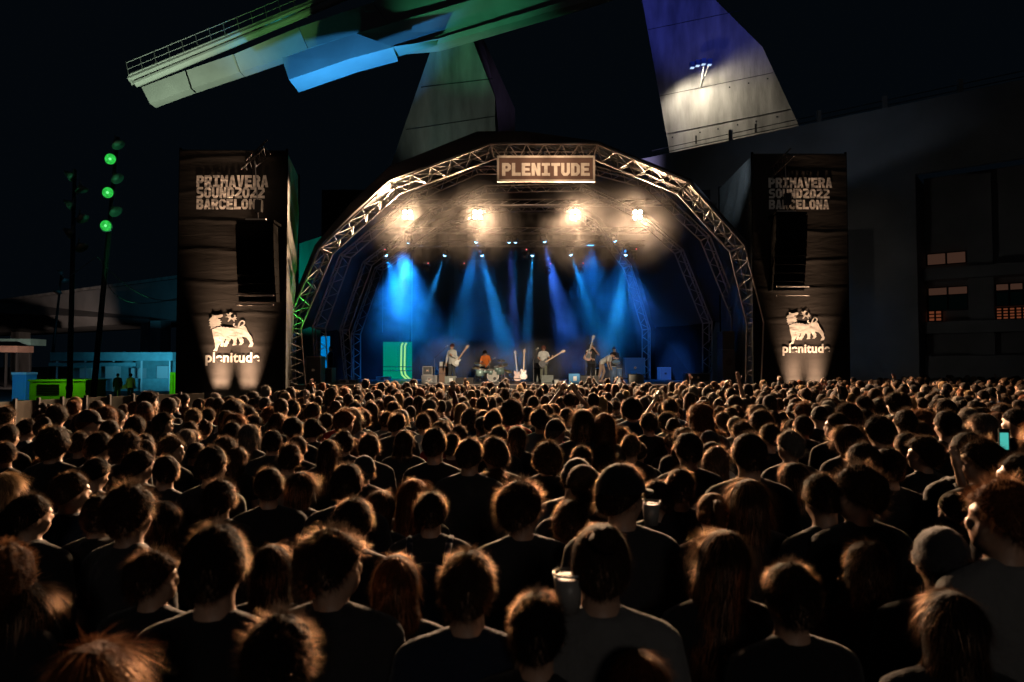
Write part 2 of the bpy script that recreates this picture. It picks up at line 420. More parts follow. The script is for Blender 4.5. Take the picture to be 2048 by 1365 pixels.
# floodlight bracket on the second pylon
fp = W(1402, 128, PD - 3.4)
fl = thing('floodlight_cluster', 'blue-white floodlight cluster on a bracket on the floodlit pylon', 'floodlight', (fp.x, fp.y, fp.z))
bluew = mat('pale_blue_housing', (.10, .22, .7), .4)
obj('bracket', MB().tube(fp + Vector((.3, 0, -.2)), fp + Vector((.9, 3.4, -1.1)), .09).tube(fp + Vector((.9, .2, .1)), fp + Vector((.9, 3.4, -1.1)), .07), M['white'], fl)
for dx, dz in ((-.9, -.2), (-.35, 0), (.25, .15), (.85, .1)):
    c = fp + Vector((dx, 0, dz)); h = obj('floodlight', MB().box(c - Vector((.22, .25, .22)), c + Vector((.22, .25, .32))), bluew, fl)
    obj('lens', MB().box(c - Vector((.18, .2, .26)), c + Vector((.18, .2, -.225))), emis('flood_lens', (.5, .7, 1), 1.2), h)
for x, y, tx, ty, pw, cone in ((1385, 132, 1440, 245, 1.0, 88), (1420, 126, 1540, 235, .55, 80)):
    p = W(x, y, PD - 3.2); p.z -= .4
    spot('pylon_floodlamp', p, p + Vector(((tx - x) * .02, 1.0, -1.75)), 2100 * pw, (1.0, .88, .68), 150, .55, .4)
spot('pylon_blue_lamp', W(1180, -260, PD - 26), W(1410, -20, PD), 13500, (.10, .13, 1.0), 44, .8, .3)
spot('pylon_green_lamp', W(700, 600, 45), W(910, 190, 62), 3000, (.78, 1.0, .82), 30, .8, .3)
spot('pylon_wash_lamp', W(1180, 420, 50), W(1450, 200, PD), 4200, (.55, .50, 1.0), 34, 1.0, .3)
spot('pylon_violet_lamp', W(1300, 200, 55), W(1005, 190, 66), 700, (.6, .45, 1.0), 30, .8, .3)

# the canopy girder crossing the top of the frame
def canopy():
    t = thing('solar_canopy_girder', 'huge canopy girder lit green and blue across the upper left sky', 'canopy', (-10, 62, 0))
    white = mat('pale_cladding', (.5, .5, .48), .6, bump=.1, bscale=1, var=.12, vscale=.5)
    D = 60
    panels = [([(283, 175), (370, 142), (381, 178), (300, 208)], 60, 59.7), ([(371, 142), (467, 109), (480, 145), (382, 178)], 60, 60.4),
              ([(468, 109), (597, 55), (615, 97), (560, 118), (481, 145)], 60, 61), ([(598, 55), (745, 5), (776, 48), (712, 67), (616, 97)], 60, 59),
              ([(746, 4), (800, -25), (990, -90), (1010, 5), (900, 14), (777, 48)], 60, 60.5)]
    for k, (pl, d0, d1) in enumerate(panels):
        n = len(pl); pts = []
        xs = [p[0] for p in pl]; x0, x1 = min(xs), max(xs)
        for x, y in pl: pts.append(W(x, y, d0 + (d1 - d0) * (x - x0) / (x1 - x0)))
        obj('cladding_panel', quadslab(pts, 1.0), white, t)
    # deep green soffit box to the right and the blue lit box under it
    obj('soffit_box', quadslab([W(713, 67, 58), W(778, 48, 58.4), W(901, 14, 59), W(1010, -18, 59.5), W(1220, -80, 60), W(1230, -16, 60), W(1180, 0, 60), W(965, 62, 59), W(875, 88, 58.4), W(786, 95, 58)], 1.5), white, t)
    obj('soffit_lip', quadslab([W(786, 96, 57.8), W(876, 78, 57.9), W(1180, -12, 58.2), W(1240, -30, 58.2), W(1240, -14, 58.2), W(1180, 1, 58.2), W(876, 89, 57.9)], 1), white, t)
    obj('lower_box', quadslab([W(564, 117, 53), W(712, 67, 53.3), W(786, 95, 53.3), W(700, 118, 53), W(578, 160, 52.8)], 2.5), white, t)
    mb = MB().add([W(578, 160, 52.8), W(700, 118, 53), W(786, 94, 53.3), W(876, 81, 53.6), W(873, 92, 56), W(740, 130, 56), W(606, 167, 55.5)], [(0, 1, 2, 3, 4, 5, 6)])
    obj('lower_soffit', mb, white, t)
    # inspection walkway: tube, brackets, railing
    w0, w1 = (258, 160), (700, -22)
    def wp(s, dy=0): return W(w0[0] + (w1[0] - w0[0]) * s, w0[1] + (w1[1] - w0[1]) * s + dy, 57.5)
    obj('walkway_beam', MB().tube(wp(0, 0), wp(1.3, 0), .22), white, t); obj('walkway_tube', MB().tube(wp(.03, 14), wp(1.3, 12), .30, n=10), white, t)
    obj('walkway_upper_chord', MB().tube(wp(0, -8), wp(1.3, -6), .12), white, t)
    for k in range(22):
        s = k / 16; p = wp(s, -6); q = wp(s + .02, 14)
        bar('walkway_bracket', p, q, .14, white, t)
    for k in range(22):
        s = k / 16; bar('rail_post', wp(s, -8), wp(s - .012, -36), .04, M['steel_dull'], t)
    obj('handrail', MB().tube(wp(-.012, -36), wp(1.3, -36), .04, n=5), M['steel_dull'], t)
    obj('mid_rail', MB().tube(wp(-.006, -22), wp(1.3, -22), .03, n=5), M['steel_dull'], t)
    for s in (.62, .95):
        obj('fluorescent_tube', MB().tube(wp(s, 6), wp(s + .22, 3), .06, n=6), emis('cyan_tube', (.05, .8, .75), 1.3), t)
canopy()
spot('canopy_green_lamp', W(200, 420, 44), W(370, 160, 60), 14000, (.74, 1.0, .68), 44, .9, .2)
spot('canopy_green_lamp', W(760, 300, 40), W(940, 20, 59), 6500, (.12, 1.0, .45), 34, .9, .2)
spot('canopy_walkway_lamp', W(480, 280, 48), W(520, 50, 57), 2400, (.32, 1.0, .25), 40, .9, .2)
spot('canopy_blue_lamp', W(720, 300, 49.5), W(690, 118, 54), 8000, (.05, .40, 1.0), 74, .5, .2)

# teal-lit wall between the left tower and the arch
t = thing('site_building', 'low teal-lit building seen between left tower and stage arch', 'building', (-20, 50, 0))
obj('wall', quadslab([W(560, 500, 50), W(700, 455, 50), W(700, 745, 50), W(560, 745, 50)], 4), M['concrete'], t)
spot('teal_lamp', W(585, 700, 44), W(618, 560, 50), 1500, (.0, .8, .6), 60, .9, .2)

# lamp masts on the left
def lamp_head(root, c, face, lit):
    d = Vector(face).normalized()
    h = obj('lamp_housing', MB().tube(c + d * -.28, c + d * .02, .10, .30, 14), M['steel_dull'], root, True)
    h2 = obj('reflector_rim', MB().tube(c + d * .02, c + d * .06, .33, .34, 18), M['steel'], root, True)
    if lit:
        g = emis('green_reflector_glow', (.05, 1.0, .12), .55)  # green light on the reflector put into a glowing face and bulb
        nt = g.node_tree; tc = nt.nodes.new('ShaderNodeTexCoord'); n = nt.nodes.new('ShaderNodeTexNoise'); n.inputs['Scale'].default_value = 9
        mm = nt.nodes.new('ShaderNodeMath'); mm.operation = 'MULTIPLY'; mm.inputs[1].default_value = 1.0
        nt.links.new(tc.outputs['Object'], n.inputs[0]); nt.links.new(n.outputs['Fac'], mm.inputs[0]); nt.links.new(mm.outputs[0], nt.nodes['Emission'].inputs[1])
        obj('lamp_glass', MB().tube(c + d * .06, c + d * .075, .28, .28, 18), g, root)
        obj('bulb', MB().ball(c + d * .1, .07), emis('green_bulb_glow', (.2, 1, .3), 1.2), root)
    bar('bracket', c - d * .28, c - d * .28 + Vector((0, 0, .28)), .03, M['steel_dull'], root)
def mast(label, bot, top, D, lamps, r=.16):
    b = W(*bot, D); b.z = 0; tp = W(*top, D)
    t = thing('lamp_mast', label, 'lamp mast', (b.x, b.y, 0), 'tall lamp masts on the left')
    obj('pole', MB().tube(b, tp, r, r * .6, 10), M['black'], t, True)
    for x, y, face, lit in lamps:
        c = W(x, y, D - .3); lamp_head(t, c, face, lit)
        s = (c.z - b.z) / (tp.z - b.z); pc = b.lerp(tp, s); bar('crossarm', pc, Vector((c.x, D, c.z + .25)), .03, M['black'], t)
mast('tallest lamp mast with three round green lamp faces', (185, 780), (236, 275), 36,
     [(222, 319, (.1, -1, -.15), 1), (217, 386, (.1, -1, -.15), 1), (213, 452, (.1, -1, -.15), 1),
      (236, 289, (.8, -.2, -.9), 0), (234, 357, (.8, -.2, -.8), 0), (231, 423, (.8, -.2, -.8), 0)])
mast('lamp mast with two columns of dark lamps beside the green-faced mast', (139, 780), (150, 340), 38,
     [(138, 352, (-.9, -.2, -.5), 0), (163, 380, (.4, -.1, -1), 0), (137, 410, (-.9, -.2, -.5), 0), (165, 437, (.7, -.2, -.8), 0), (136, 466, (-.9, -.2, -.5), 0), (163, 495, (.7, -.2, -.8), 0)])
mast('distant short lamp mast left of the taller masts', (98, 770), (124, 540), 62, [(120, 546, (-.6, -.3, -.6), 0), (130, 562, (.7, -.2, -.8), 0), (116, 584, (0, -.4, -.9), 0)], .14)
for d in ((195, 515, 320, 605, 355, 600, 36), (205, 520, 250, 625, 352, 598, 36), (192, 515, 170, 552, 140, 552, 37)):
    a, m_, b = W(d[0], d[1], d[6]), W(d[2] - 40, d[3] + 8, d[6]), W(d[4], d[5], d[6] - 6)
    pts = [(a * (1 - t) ** 2 + m_ * 2 * t * (1 - t) + b * t * t) for t in [k / 14 for k in range(15)]]
    o = obj('festoon_cable', MB().path(pts, .018, 5), M['steel'])
    tag(o, {320: 'upper hanging cable sagging from the green-faced mast to left tower', 250: 'lower hanging cable sagging from the green-faced mast to left tower', 170: 'short cable slung between the two tall lamp masts'}[d[2]], 'cable', 'cables hung from the masts')
spot('mast_green_lamp', W(330, 760, 33), W(190, 370, 36), 1500, (.1, 1, .4), 34, .8, .1)

# yard behind the fence
def fence():
    t = thing('crowd_barrier', 'long dark solid barrier fence between crowd and left yard', 'fence', (-16, 26, 0))
    xs = [-60 + 47 * i for i in range(11)]
    dd = lambda x: 12.6 + (x + 60) / 470 * 4.8
    for a, b in zip(xs[:-1], xs[1:]):
        p, q = W(a, 740, dd(a)), W(b - 1, 740, dd(b)); z = 1.62
        mb = MB(); wallquad(mb, Vector((p.x, p.y, 0)), Vector((q.x, q.y, 0)), .05, z, .04); obj('fence_panel', mb, mat('fence_board', (.02 + R.random() * .015, .025, .015), .8, var=.2), t)
        obj('fence_post', MB().box((p.x - .03, p.y - .06, 0), (p.x + .03, p.y - .005, z + .05)), M['black'], t)
fence()
p = W(60, 740, 40); q = W(172, 740, 40); zt = W(100, 763, 40).z
g = thing('generator', 'lime green generator cabinet with louvres and a round emblem behind the fence', 'generator', (p.x, 40, 0))
lime = mat('lime_paint', (.30, .60, .05), .5, var=.12, vscale=2)
obj('cabinet', MB().box((p.x, 40, 0.15), (q.x, 42, zt)), lime, g); obj('roof_lip', MB().box((p.x - .06, 39.94, zt), (q.x + .06, 42.06, zt + .09)), lime, g)
for k in range(6): obj('louvre', MB().box((p.x + .5, 39.93, zt - .22 - k * .1), (p.x + 1.75, 39.998, zt - .18 - k * .1)), M['black'], g)
C_ = W(139, 776, 39.95)
ring = [(.25 * math.cos(a), .21 * math.sin(a)) for a in [math.radians(35 + 290 * k / 20) for k in range(21)]]
inn = [(.15 * math.cos(a), .12 * math.sin(a)) for a in [math.radians(325 - 290 * k / 20) for k in range(21)]]
G_ = MB().prism(ring + inn + [], .03).prism([(-.0, -.05), (.2, -.05), (.2, .02), (0, .02)], .03)
G_.v = [(v[0] + C_.x, v[1] + 39.96, v[2] + C_.z) for v in G_.v]; obj('emblem', G_, M['black'], g)
spot('yard_green_fill', W(118, 700, 38.7), W(118, 779, 40), 150, (.35, 1, .05), 120, .6, .1)  # unseen green wash added to brighten the generator
p = W(25, 740, 45); q = W(53, 740, 45); zt = W(40, 745, 45).z
g = thing('portable_toilet', 'blue portable toilet cabin standing beyond the fence', 'toilet', (p.x, 45, 0))
sky = mat('sky_blue_plastic', (.12, .40, .62), .5)
obj('cabin', MB().box((p.x, 45, 0), (q.x, 46, zt - .15)), sky, g); obj('roof', MB().box((p.x - .04, 44.95, zt - .15), (q.x + .04, 46.05, zt)), M['white'], g)
obj('door', MB().box((p.x + .12, 44.96, .1), (q.x - .12, 44.995, zt - .3)), sky, g)
spot('yard_blue_fill', W(10, 640, 38), W(45, 765, 45), 900, (.1, .5, 1), 50, .8, .1)  # unseen blue wash added for the toilet cabin
p = W(340, 740, 42); q = W(356, 740, 42); zt = W(348, 745, 42).z
g = thing('power_cabinet', 'bright green upright cabinet beside the left tower', 'cabinet', (p.x, 42, 0))
obj('cabinet_body', MB().box((p.x, 42, 0), (q.x, 42.7, zt)), lime, g); obj('door_gap', MB().box((p.x + .2, 41.985, .2), (p.x + .23, 41.998, zt - .15)), M['black'], g)
obj('plinth', MB().box((p.x - .05, 41.95, 0), (q.x + .05, 42.75, .12)), M['black'], g)
spot('cabinet_green_fill', W(330, 700, 38.5), W(348, 760, 42), 330, (.2, 1, .08), 40, .6, .05)  # added green wash on the cabinet, source unseen
# covered bar / container row under the deck
def bar_row():
    a, b = W(115, 740, 60), W(356, 740, 60)
    t = thing('food_bar', 'long low bar with pale canopy strip under the road deck', 'bar', (a.x, 60, 0))
    tl = mat('teal_canvas', (.25, .45, .45), .7, var=.15)
    obj('canopy', MB().box((a.x, 59, W(0, 722, 59).z), (b.x, 62, W(0, 705, 59).z)), tl, t)
    obj('counter', MB().box((a.x + .3, 60, 0), (b.x - .3, 60.8, 1.1)), tl, t)
    obj('back_wall', MB().box((a.x + .1, 62, 0), (b.x - .1, 62.2, W(0, 722, 60).z)), tl, t)
    obj('valance', MB().box((a.x + .2, 58.6, W(0, 733, 58.6).z), (b.x - 3, 58.7, W(0, 726, 58.6).z)), tl, t)
    for k in range(5): x = a.x + .4 + k * (b.x - a.x - .8) / 4; obj('post', MB().box((x, 59.2, 0), (x + .12, 59.32, W(0, 722, 59).z)), M['white'], t)
    for k in range(4):
        x = a.x + 1.2 + k * 2.3; obj('fridge', MB().box((x, 61.2, 0), (x + 1, 61.9, 2.0 + .2 * (k % 2))), M['white'], t)
bar_row()
spot('bar_teal_fill', W(180, 690, 52), W(190, 735, 60), 22, (.0, .62, .8), 80, .9, .3)  # added teal wash over the bar row, source unseen
spot('bar_blue_fill', W(300, 690, 52), W(320, 720, 65), 80, (.0, .3, 1.0), 80, .9, .3)  # added blue wash over the bar row's right end
spot('deck_warm_fill', W(40, 745, 60), W(60, 640, 95), 9000, (1, .74, .62), 60, .9, .3)  # unseen lamp added for the warm ambient tone on the deck
spot('deck_blue_fill', W(330, 745, 52), W(330, 610, 72), 2600, (.1, .6, .9), 70, .9, .3)  # unseen blue wash added on the deck's right part
for x, y, w_, d, lb in ((256, 766, 20, 47, 'small pale gazebo behind the fence near the blue pier'), (160, 760, 10, 50, 'narrow white gazebo behind the green generator')):
    c = W(x, y, d); s = w_ / F * d / 2; hb = thing('gazebo', lb, 'gazebo', (c.x, d, 0), 'gazebos in the yard')
    obj('tent_top', MB().add([(c.x - s * 1.6, d - s, (c.z - .4)), (c.x + s * 1.6, d - s, (c.z - .4)), (c.x + s * 1.6, d + s, (c.z - .4)), (c.x - s * 1.6, d + s, (c.z - .4)), (c.x, d, c.z)], [(0, 1, 4), (1, 2, 4), (2, 3, 4), (3, 0, 4)]), M['white'], hb)
    for sx in (-1, 1): obj('tent_pole', MB().tube((c.x + sx * s * 1.5, d - s * .9, 0), (c.x + sx * s * 1.5, d - s * .9, (c.z - .4)), .04), M['white'], hb)
# stacked site cabins at the far left
for x0, x1, y0, y1, d, c, lb in ((-20, 35, 692, 705, 70, (.2, .12, .09), 'small orange-lit container at far left under the deck'), (0, 62, 678, 691, 72, (.08, .15, .14), 'teal container at far left above the orange one')):
    a, b = W(x0, y1, d), W(x1, y0, d); hb = thing('container', lb, 'container', (a.x, d, 0), 'containers under the deck')
    obj('shell', MB().box((a.x, d, a.z), (b.x, d + 2.4, b.z)), mat('container_paint', c, .6, var=.2), hb)
    for k in range(3): obj('leg', MB().box((a.x + .3 + k * (b.x - a.x - .6) / 2, d + .2, 0), (a.x + .45 + k * (b.x - a.x - .6) / 2, d + .4, a.z)), M['black'], hb)
# ------------------------------------------------------------------ block letters
GL = {
 'P': ([(0,0),(0,7),(3.6,7),(5,5.8),(5,3.6),(3.6,2.4),(1.9,2.4),(1.9,0)], [[(1.9,5.4),(2.9,5.4),(3.2,5.1),(3.2,4.2),(2.9,3.9),(1.9,3.9)]]),
 'L': ([(0,0),(5,0),(5,1.7),(1.9,1.7),(1.9,7),(0,7)], []),
 'E': ([(0,0),(5,0),(5,1.6),(1.9,1.6),(1.9,2.8),(4.4,2.8),(4.4,4.3),(1.9,4.3),(1.9,5.4),(4.8,5.4),(4.8,7),(0,7)], []),
 'N': ([(0,0),(1.8,0),(1.8,3.6),(3.2,0),(5,0),(5,7),(3.2,7),(3.2,3.4),(1.8,7),(0,7)], []),
 'I': ([(.2,0),(4.8,0),(4.8,1.5),(3.45,1.5),(3.45,5.5),(4.8,5.5),(4.8,7),(.2,7),(.2,5.5),(1.55,5.5),(1.55,1.5),(.2,1.5)], []),
 'T': ([(1.55,0),(3.45,0),(3.45,5.4),(5,5.4),(5,7),(0,7),(0,5.4),(1.55,5.4)], []),
 'U': ([(0,7),(0,1.6),(1.4,0),(3.6,0),(5,1.6),(5,7),(3.2,7),(3.2,2),(2.9,1.6),(2.1,1.6),(1.8,2),(1.8,7)], []),
 'D': ([(0,0),(3.4,0),(5,1.6),(5,5.4),(3.4,7),(0,7)], [[(1.9,1.6),(2.8,1.6),(3.2,2.1),(3.2,4.9),(2.8,5.4),(1.9,5.4)]]),
 'O': ([(1.4,0),(3.6,0),(5,1.6),(5,5.4),(3.6,7),(1.4,7),(0,5.4),(0,1.6)], [[(1.8,2),(2.1,1.6),(2.9,1.6),(3.2,2),(3.2,5),(2.9,5.4),(2.1,5.4),(1.8,5)]]),
 'R': ([(0,0),(0,7),(3.6,7),(5,5.8),(5,3.9),(4.1,2.9),(5.1,0),(3.2,0),(2.4,2.5),(1.9,2.5),(1.9,0)], [[(1.9,5.4),(2.9,5.4),(3.2,5.1),(3.2,4.3),(2.9,4),(1.9,4)]]),
 'M': ([(0,0),(1.6,0),(1.6,4),(2.5,2),(3.4,4),(3.4,0),(5,0),(5,7),(3.5,7),(2.5,4.6),(1.5,7),(0,7)], []),
 'A': ([(0,0),(1.8,0),(2.05,1.3),(2.95,1.3),(3.2,0),(5,0),(3.5,7),(1.5,7)], [[(2.2,2.6),(2.8,2.6),(2.5,4.8)]]),
 'V': ([(1.5,0),(3.5,0),(5,7),(3.2,7),(2.5,2.4),(1.8,7),(0,7)], []),
 'S': ([(0,0),(3.8,0),(5,1.2),(5,3.2),(4,4.2),(1.8,4.3),(1.8,5.5),(4.7,5.5),(4.7,7),(1.2,7),(0,5.8),(0,4),(1,2.9),(3.2,2.8),(3.2,1.5),(0,1.5)], []),
 '2': ([(0,0),(5,0),(5,1.6),(2.4,1.6),(4.9,4),(4.9,5.8),(3.7,7),(.2,7),(.2,5.4),(3,5.4),(3,4.6),(0,1.8)], []),
 'B': ([(0,0),(3.7,0),(5,1.2),(5,3),(4.4,3.6),(4.9,4.2),(4.9,5.9),(3.6,7),(0,7)], [[(1.8,1.5),(2.9,1.5),(3.2,1.8),(3.2,2.5),(2.9,2.8),(1.8,2.8)],[(1.8,4.3),(2.8,4.3),(3.1,4.6),(3.1,5.2),(2.8,5.5),(1.8,5.5)]]),
 'C': ([(1.4,0),(3.8,0),(5,1.3),(5,2.4),(3.2,2.4),(3.2,1.8),(2.9,1.6),(2.1,1.6),(1.8,2),(1.8,5),(2.1,5.4),(2.9,5.4),(3.2,5.2),(3.2,4.6),(5,4.6),(5,5.7),(3.8,7),(1.4,7),(0,5.4),(0,1.6)], []),
}
GL['0'] = GL['O']
def letters(txt, x, y, z, w, h, pitch, m, parent, depth=.002, xdir=Vector((1, 0, 0))):
    """Block letters; (x, y, z) = lower left of the line; every letter one part."""
    for i, ch in enumerate(txt):
        o_, hs = GL[ch]; f = lambda p: (p[0] * w / 5, p[1] * h / 7)
        mb = MB().prism([f(p) for p in o_], depth, [[f(p) for p in q] for q in hs])
        org = Vector((x, y, z)) + xdir * (pitch * i)
        mb.v = [tuple(org + xdir * v[0] + Vector((0, v[1], v[2]))) for v in mb.v]
        obj('letter', mb, m, parent)
def font_word(name, txt, x, y, z, width, m, parent, bold=.028):
    c = bpy.data.curves.new('txt', 'FONT'); c.body = txt; c.size = 1; c.extrude = .003; c.offset = bold; c.space_character = 1.04
    o = bpy.data.objects.new('txt', c); COL.objects.link(o); bpy.context.view_layer.update()
    me = bpy.data.meshes.new_from_object(o.evaluated_get(bpy.context.evaluated_depsgraph_get()))
    bpy.data.objects.remove(o); bpy.data.curves.remove(c)
    xs = [v.co.x for v in me.vertices]; a, b = min(xs), max(xs); s = width / (b - a)
    me.transform(Matrix.Translation((x, y, z)) @ Matrix.Scale(s, 4) @ Matrix.Rotation(math.pi / 2, 4, 'X') @ Matrix.Translation((-a, 0, 0)))
    me.materials.clear(); me.materials.append(m); return obj(name, me, None, parent)

DOG_HEAD = [(232,258),(250,230),(275,212),(270,178),(290,183),(310,195),(350,192),(380,180),(405,183),(408,205),(385,222),(350,228),(345,240),(380,245),(370,262),(398,266),(372,282),(392,296),(368,302),(386,318),(362,322),(345,330),(330,325),(315,340),(300,345),(255,360),(264,335),(234,318),(252,306),(238,285),(252,268)]
DOG_BODY = [(274,368),(300,358),(330,346),(345,341),(372,338),(385,326),(405,342),(420,332),(440,345),(460,338),(490,349),(530,347),(560,344),(600,338),(640,320),(680,325),(700,350),(715,390),(740,430),(765,460),(768,478),(778,490),(772,508),(788,545),(775,580),(725,588),(735,565),(750,545),(735,510),(700,470),(645,455),(652,480),(668,492),(662,512),(668,530),(640,560),(605,562),(625,535),(610,500),(585,460),(584,490),(576,505),(582,520),(575,540),(580,562),(525,568),(540,540),(535,500),(520,480),(505,490),(500,510),(486,520),(484,540),(468,552),(460,580),(420,582),(415,560),(440,520),(450,480),(430,490),(434,508),(418,520),(422,545),(408,558),(410,582),(378,577),(385,540),(375,500),(372,470),(362,470),(376,500),(366,520),(380,540),(366,560),(350,590),(335,638),(285,636),(315,600),(310,540),(290,460),(278,400)]
STAR = [(435,215),(468,203),(448,168),(484,180),(497,155),(532,165),(512,182),(503,205),(515,226),(540,224),(552,204),(545,188),(568,190),(562,208),(585,222),(566,232),(584,250),(556,246),(550,280),(532,250),(510,240),(480,276),(466,268),(488,235),(470,218)]
def logo(root, x0, y0, sc, D, m):
    """x0, y0 photograph pixel of the crop corner, sc crop pixels per photo pixel."""
    def put(pl, name, hole=()):
        pts = [(W(x0 + x / sc, y0 + y / sc, D).x, W(x0 + x / sc, y0 + y / sc, D).z) for x, y in pl]
        cx, cz = pts[0]; mb = MB().prism([(a - cx, b - cz) for a, b in pts], .002)
        mb.v = [(v[0] + cx, v[1] + D, v[2] + cz) for v in mb.v]; return obj(name, mb, m, root)
    put(DOG_HEAD, 'animal_head'); put(DOG_BODY, 'animal_body'); put(STAR, 'flame')
    a = [(578, 346), (592, 330), (604, 292), (622, 266), (652, 252), (680, 266), (686, 292), (672, 316), (650, 330)]
    b = [(640, 318), (658, 306), (668, 290), (664, 276), (650, 268), (634, 276), (622, 298), (612, 330), (602, 344)]
    put(a + b, 'tail'); put([(535,300),(548,292),(560,300),(554,310),(548,306),(544,314),(556,326),(574,322),(584,334),(560,340),(540,330),(534,314)], 'tail_curl')

# ------------------------------------------------------------------ covered towers either side
def tower(label, fx0, fx1, ytop, D, sx, sy, D2, mirror, txt, logo_at, word_at, arr, upl):
    """fx0..fx1 front face columns; sx, sy back corner pixel of the side that shows; D2 its depth."""
    base = W((fx0 + fx1) / 2, 740, D); t = thing('covered_tower', label, 'tower', (base.x, D, 0), 'tarpaulin-covered towers beside the stage')
    A = W(fx0, ytop, D); B = W(fx1, ytop + (2 if not mirror else 0), D); zt = A.z
    # front sheet as a gently rippled grid
    nx, nz = 40, 90; mb = MB(); vs = []
    for j in range(nz + 1):
        for i in range(nx + 1):
            u, v = i / nx, j / nz; x = A.x + (B.x - A.x) * u; z = zt * v
            e = min(1, min(u, 1 - u) * 8, min(v, 1 - v) * 14 + .1)
            y = D + e * .002 * (math.sin(z * 2.1 + 3 * math.sin(x * .9 + z * .3)) * .6 + math.sin(x * 3.1 + z * 1.3) * .4) + .001 * e * math.sin(z * 5.5 + x)
            vs.append((x, y, z))
    fs = [(j * (nx + 1) + i, j * (nx + 1) + i + 1, (j + 1) * (nx + 1) + i + 1, (j + 1) * (nx + 1) + i) for j in range(nz) for i in range(nx)]
    mb.add(vs, fs); obj('front_sheet', mb, M['tarp'], t, True)
    S = W(sx, sy, D2); near = A if mirror else B; far = B if mirror else A
    vs = []; n2 = 24
    for j in range(nz + 1):
        for i in range(n2 + 1):
            u, v = i / n2, j / nz; q = near.lerp(S, u); e = min(1, min(u, 1 - u) * 6, min(v, 1 - v) * 14)
            w_ = .10 * e * (math.sin(v * 30 + u * 9 + 2 * math.sin(v * 11)) * .4 + math.sin((v * 9 - u * 6)) * .6 + .4 * math.sin(u * 21 + v * 40))
            vs.append((q.x + (w_ if not mirror else -w_), q.y, (zt + (S.z - zt) * u) * v))
    fs = [(j * (n2 + 1) + i, j * (n2 + 1) + i + 1, (j + 1) * (n2 + 1) + i + 1, (j + 1) * (n2 + 1) + i) for j in range(nz) for i in range(n2)]
    if mirror: fs = [f[::-1] for f in fs]
    obj('side_sheet', MB().add(vs, fs), mat('side_tarpaulin', (.06, .065, .06), .45, bump=.6, bscale=1.4, stretch=(1, 1, 2)), t, True)
    fb = Vector((far.x + (S.x - near.x), S.y, zt))
    obj('back_sheet', MB().add([(S.x, S.y, 0), (fb.x, fb.y, 0), (fb.x, fb.y, zt), (S.x, S.y, zt), (far.x, far.y + .05, 0), (far.x, far.y + .05, zt)], [(0, 1, 2, 3), (1, 4, 5, 2)]), M['tarp'], t)
    for c in (A, B, S): obj('corner_post', MB().tube((c.x, c.y + .06, 0), (c.x, c.y + .06, c.z + .12), .05, n=7), M['speaker'], t, True)
    obj('top_rail', MB().tube(A + Vector((0, .05, .02)), B + Vector((0, .05, .02)), .04, n=6), M['black'], t)
    obj('hem_strip', MB().box((A.x + .6, D - .03, W(0, 800, D).z), (B.x - .6, D - .02, W(0, 798, D).z)), M['steel_dull'], t)
    yD = D - .009
    for s_, x0, x1, yb, yt in txt:
        p, q = W(x0, yb, yD), W(x1, yt, yD); n = len(s_); pitch = (q.x - p.x) / (n - .08)
        letters(s_, p.x, yD, p.z, pitch * .90, q.z - p.z, pitch, M['print_grey'], t)
    logo(t, *logo_at, yD, M['print'])
    a = W(word_at[0], word_at[2], yD); b = W(word_at[1], word_at[2], yD); font_word('brand_word', 'plenitude', a.x, yD, a.z, b.x - a.x, M['print'], t)
    return t
def line_array(label, x0, x1, y0, y1, D, n, truss, ybar):
    c = W((x0 + x1) / 2, y0, D); t = thing('line_array', label, 'loudspeaker', (c.x, D, c.z), 'line arrays hung before the towers')
    p, q = W(x0, y0, D), W(x1, y1, D); H = (p.z - q.z); h = H / n
    for k in range(n):
        z = p.z - h * (k + .5); yy = D + .02 * k + .0035 * k * k; hw = (q.x - p.x) / 2; a = .012 * k
        mb = MB().box((-hw, 0, -h * .48), (hw, .75, h * .48))
        mb.v = [((v[0] * (1 - .12 * (v[1] > .1))) + c.x, v[1] * math.cos(a) - v[2] * math.sin(a) + yy, v[1] * math.sin(a) + v[2] * math.cos(a) + z) for v in mb.v]
        cab = obj('speaker_cabinet', mb, M['speaker'], t)
        g = MB().box((c.x - hw * .94, yy - .03, z - h * .40), (c.x + hw * .94, yy - .012, z + h * .40)); obj('grille', g, M['speaker'], cab)
    obj('flying_frame', MB().box((p.x, D, p.z + .02), (q.x, D + .8, p.z + .12)), M['speaker'], t)
    b0, b1 = W(x0 + 2, ybar, D), W(x1 + 2, ybar, D)
    obj('pullback_bar', MB().tube(b0, b1, .035, n=6).tube(b0 - Vector((0, 0, .35)), b1 - Vector((0, 0, .35)), .03, n=6), M['steel'], t)
    xt, yt = truss; tp = W(xt, yt, D + .5); lo = Vector((c.x, D + .4, p.z + .12))
    obj('chain_hoist', MB().box((c.x - .12, D + .3, p.z + .5), (c.x + .12, D + .52, p.z + .95)), M['black'], t)
    obj('chain', MB().tube(lo, Vector((tp.x, tp.y, tp.z - .3)), .02, n=5), M['steel_dull'], t)
    obj('spreader', MB().box((c.x - .45, D + .3, p.z + .16), (c.x + .3, D + .42, p.z + .24)), M['steel'], t)
    return t, tp
TL = tower('tall black tarpaulin tower on the left, nearer the lamp masts', 360, 573, 302, 26, 597, 355, 29.6, False,
      [('PRIMAVERA', 393, 537, 375, 351), ('SOUND2022', 393, 530, 397, 374.5), ('BARCELONA', 393, 527, 419, 398.5)],
      (380, 600, 6.206), (411, 519, 724.5), None, None)
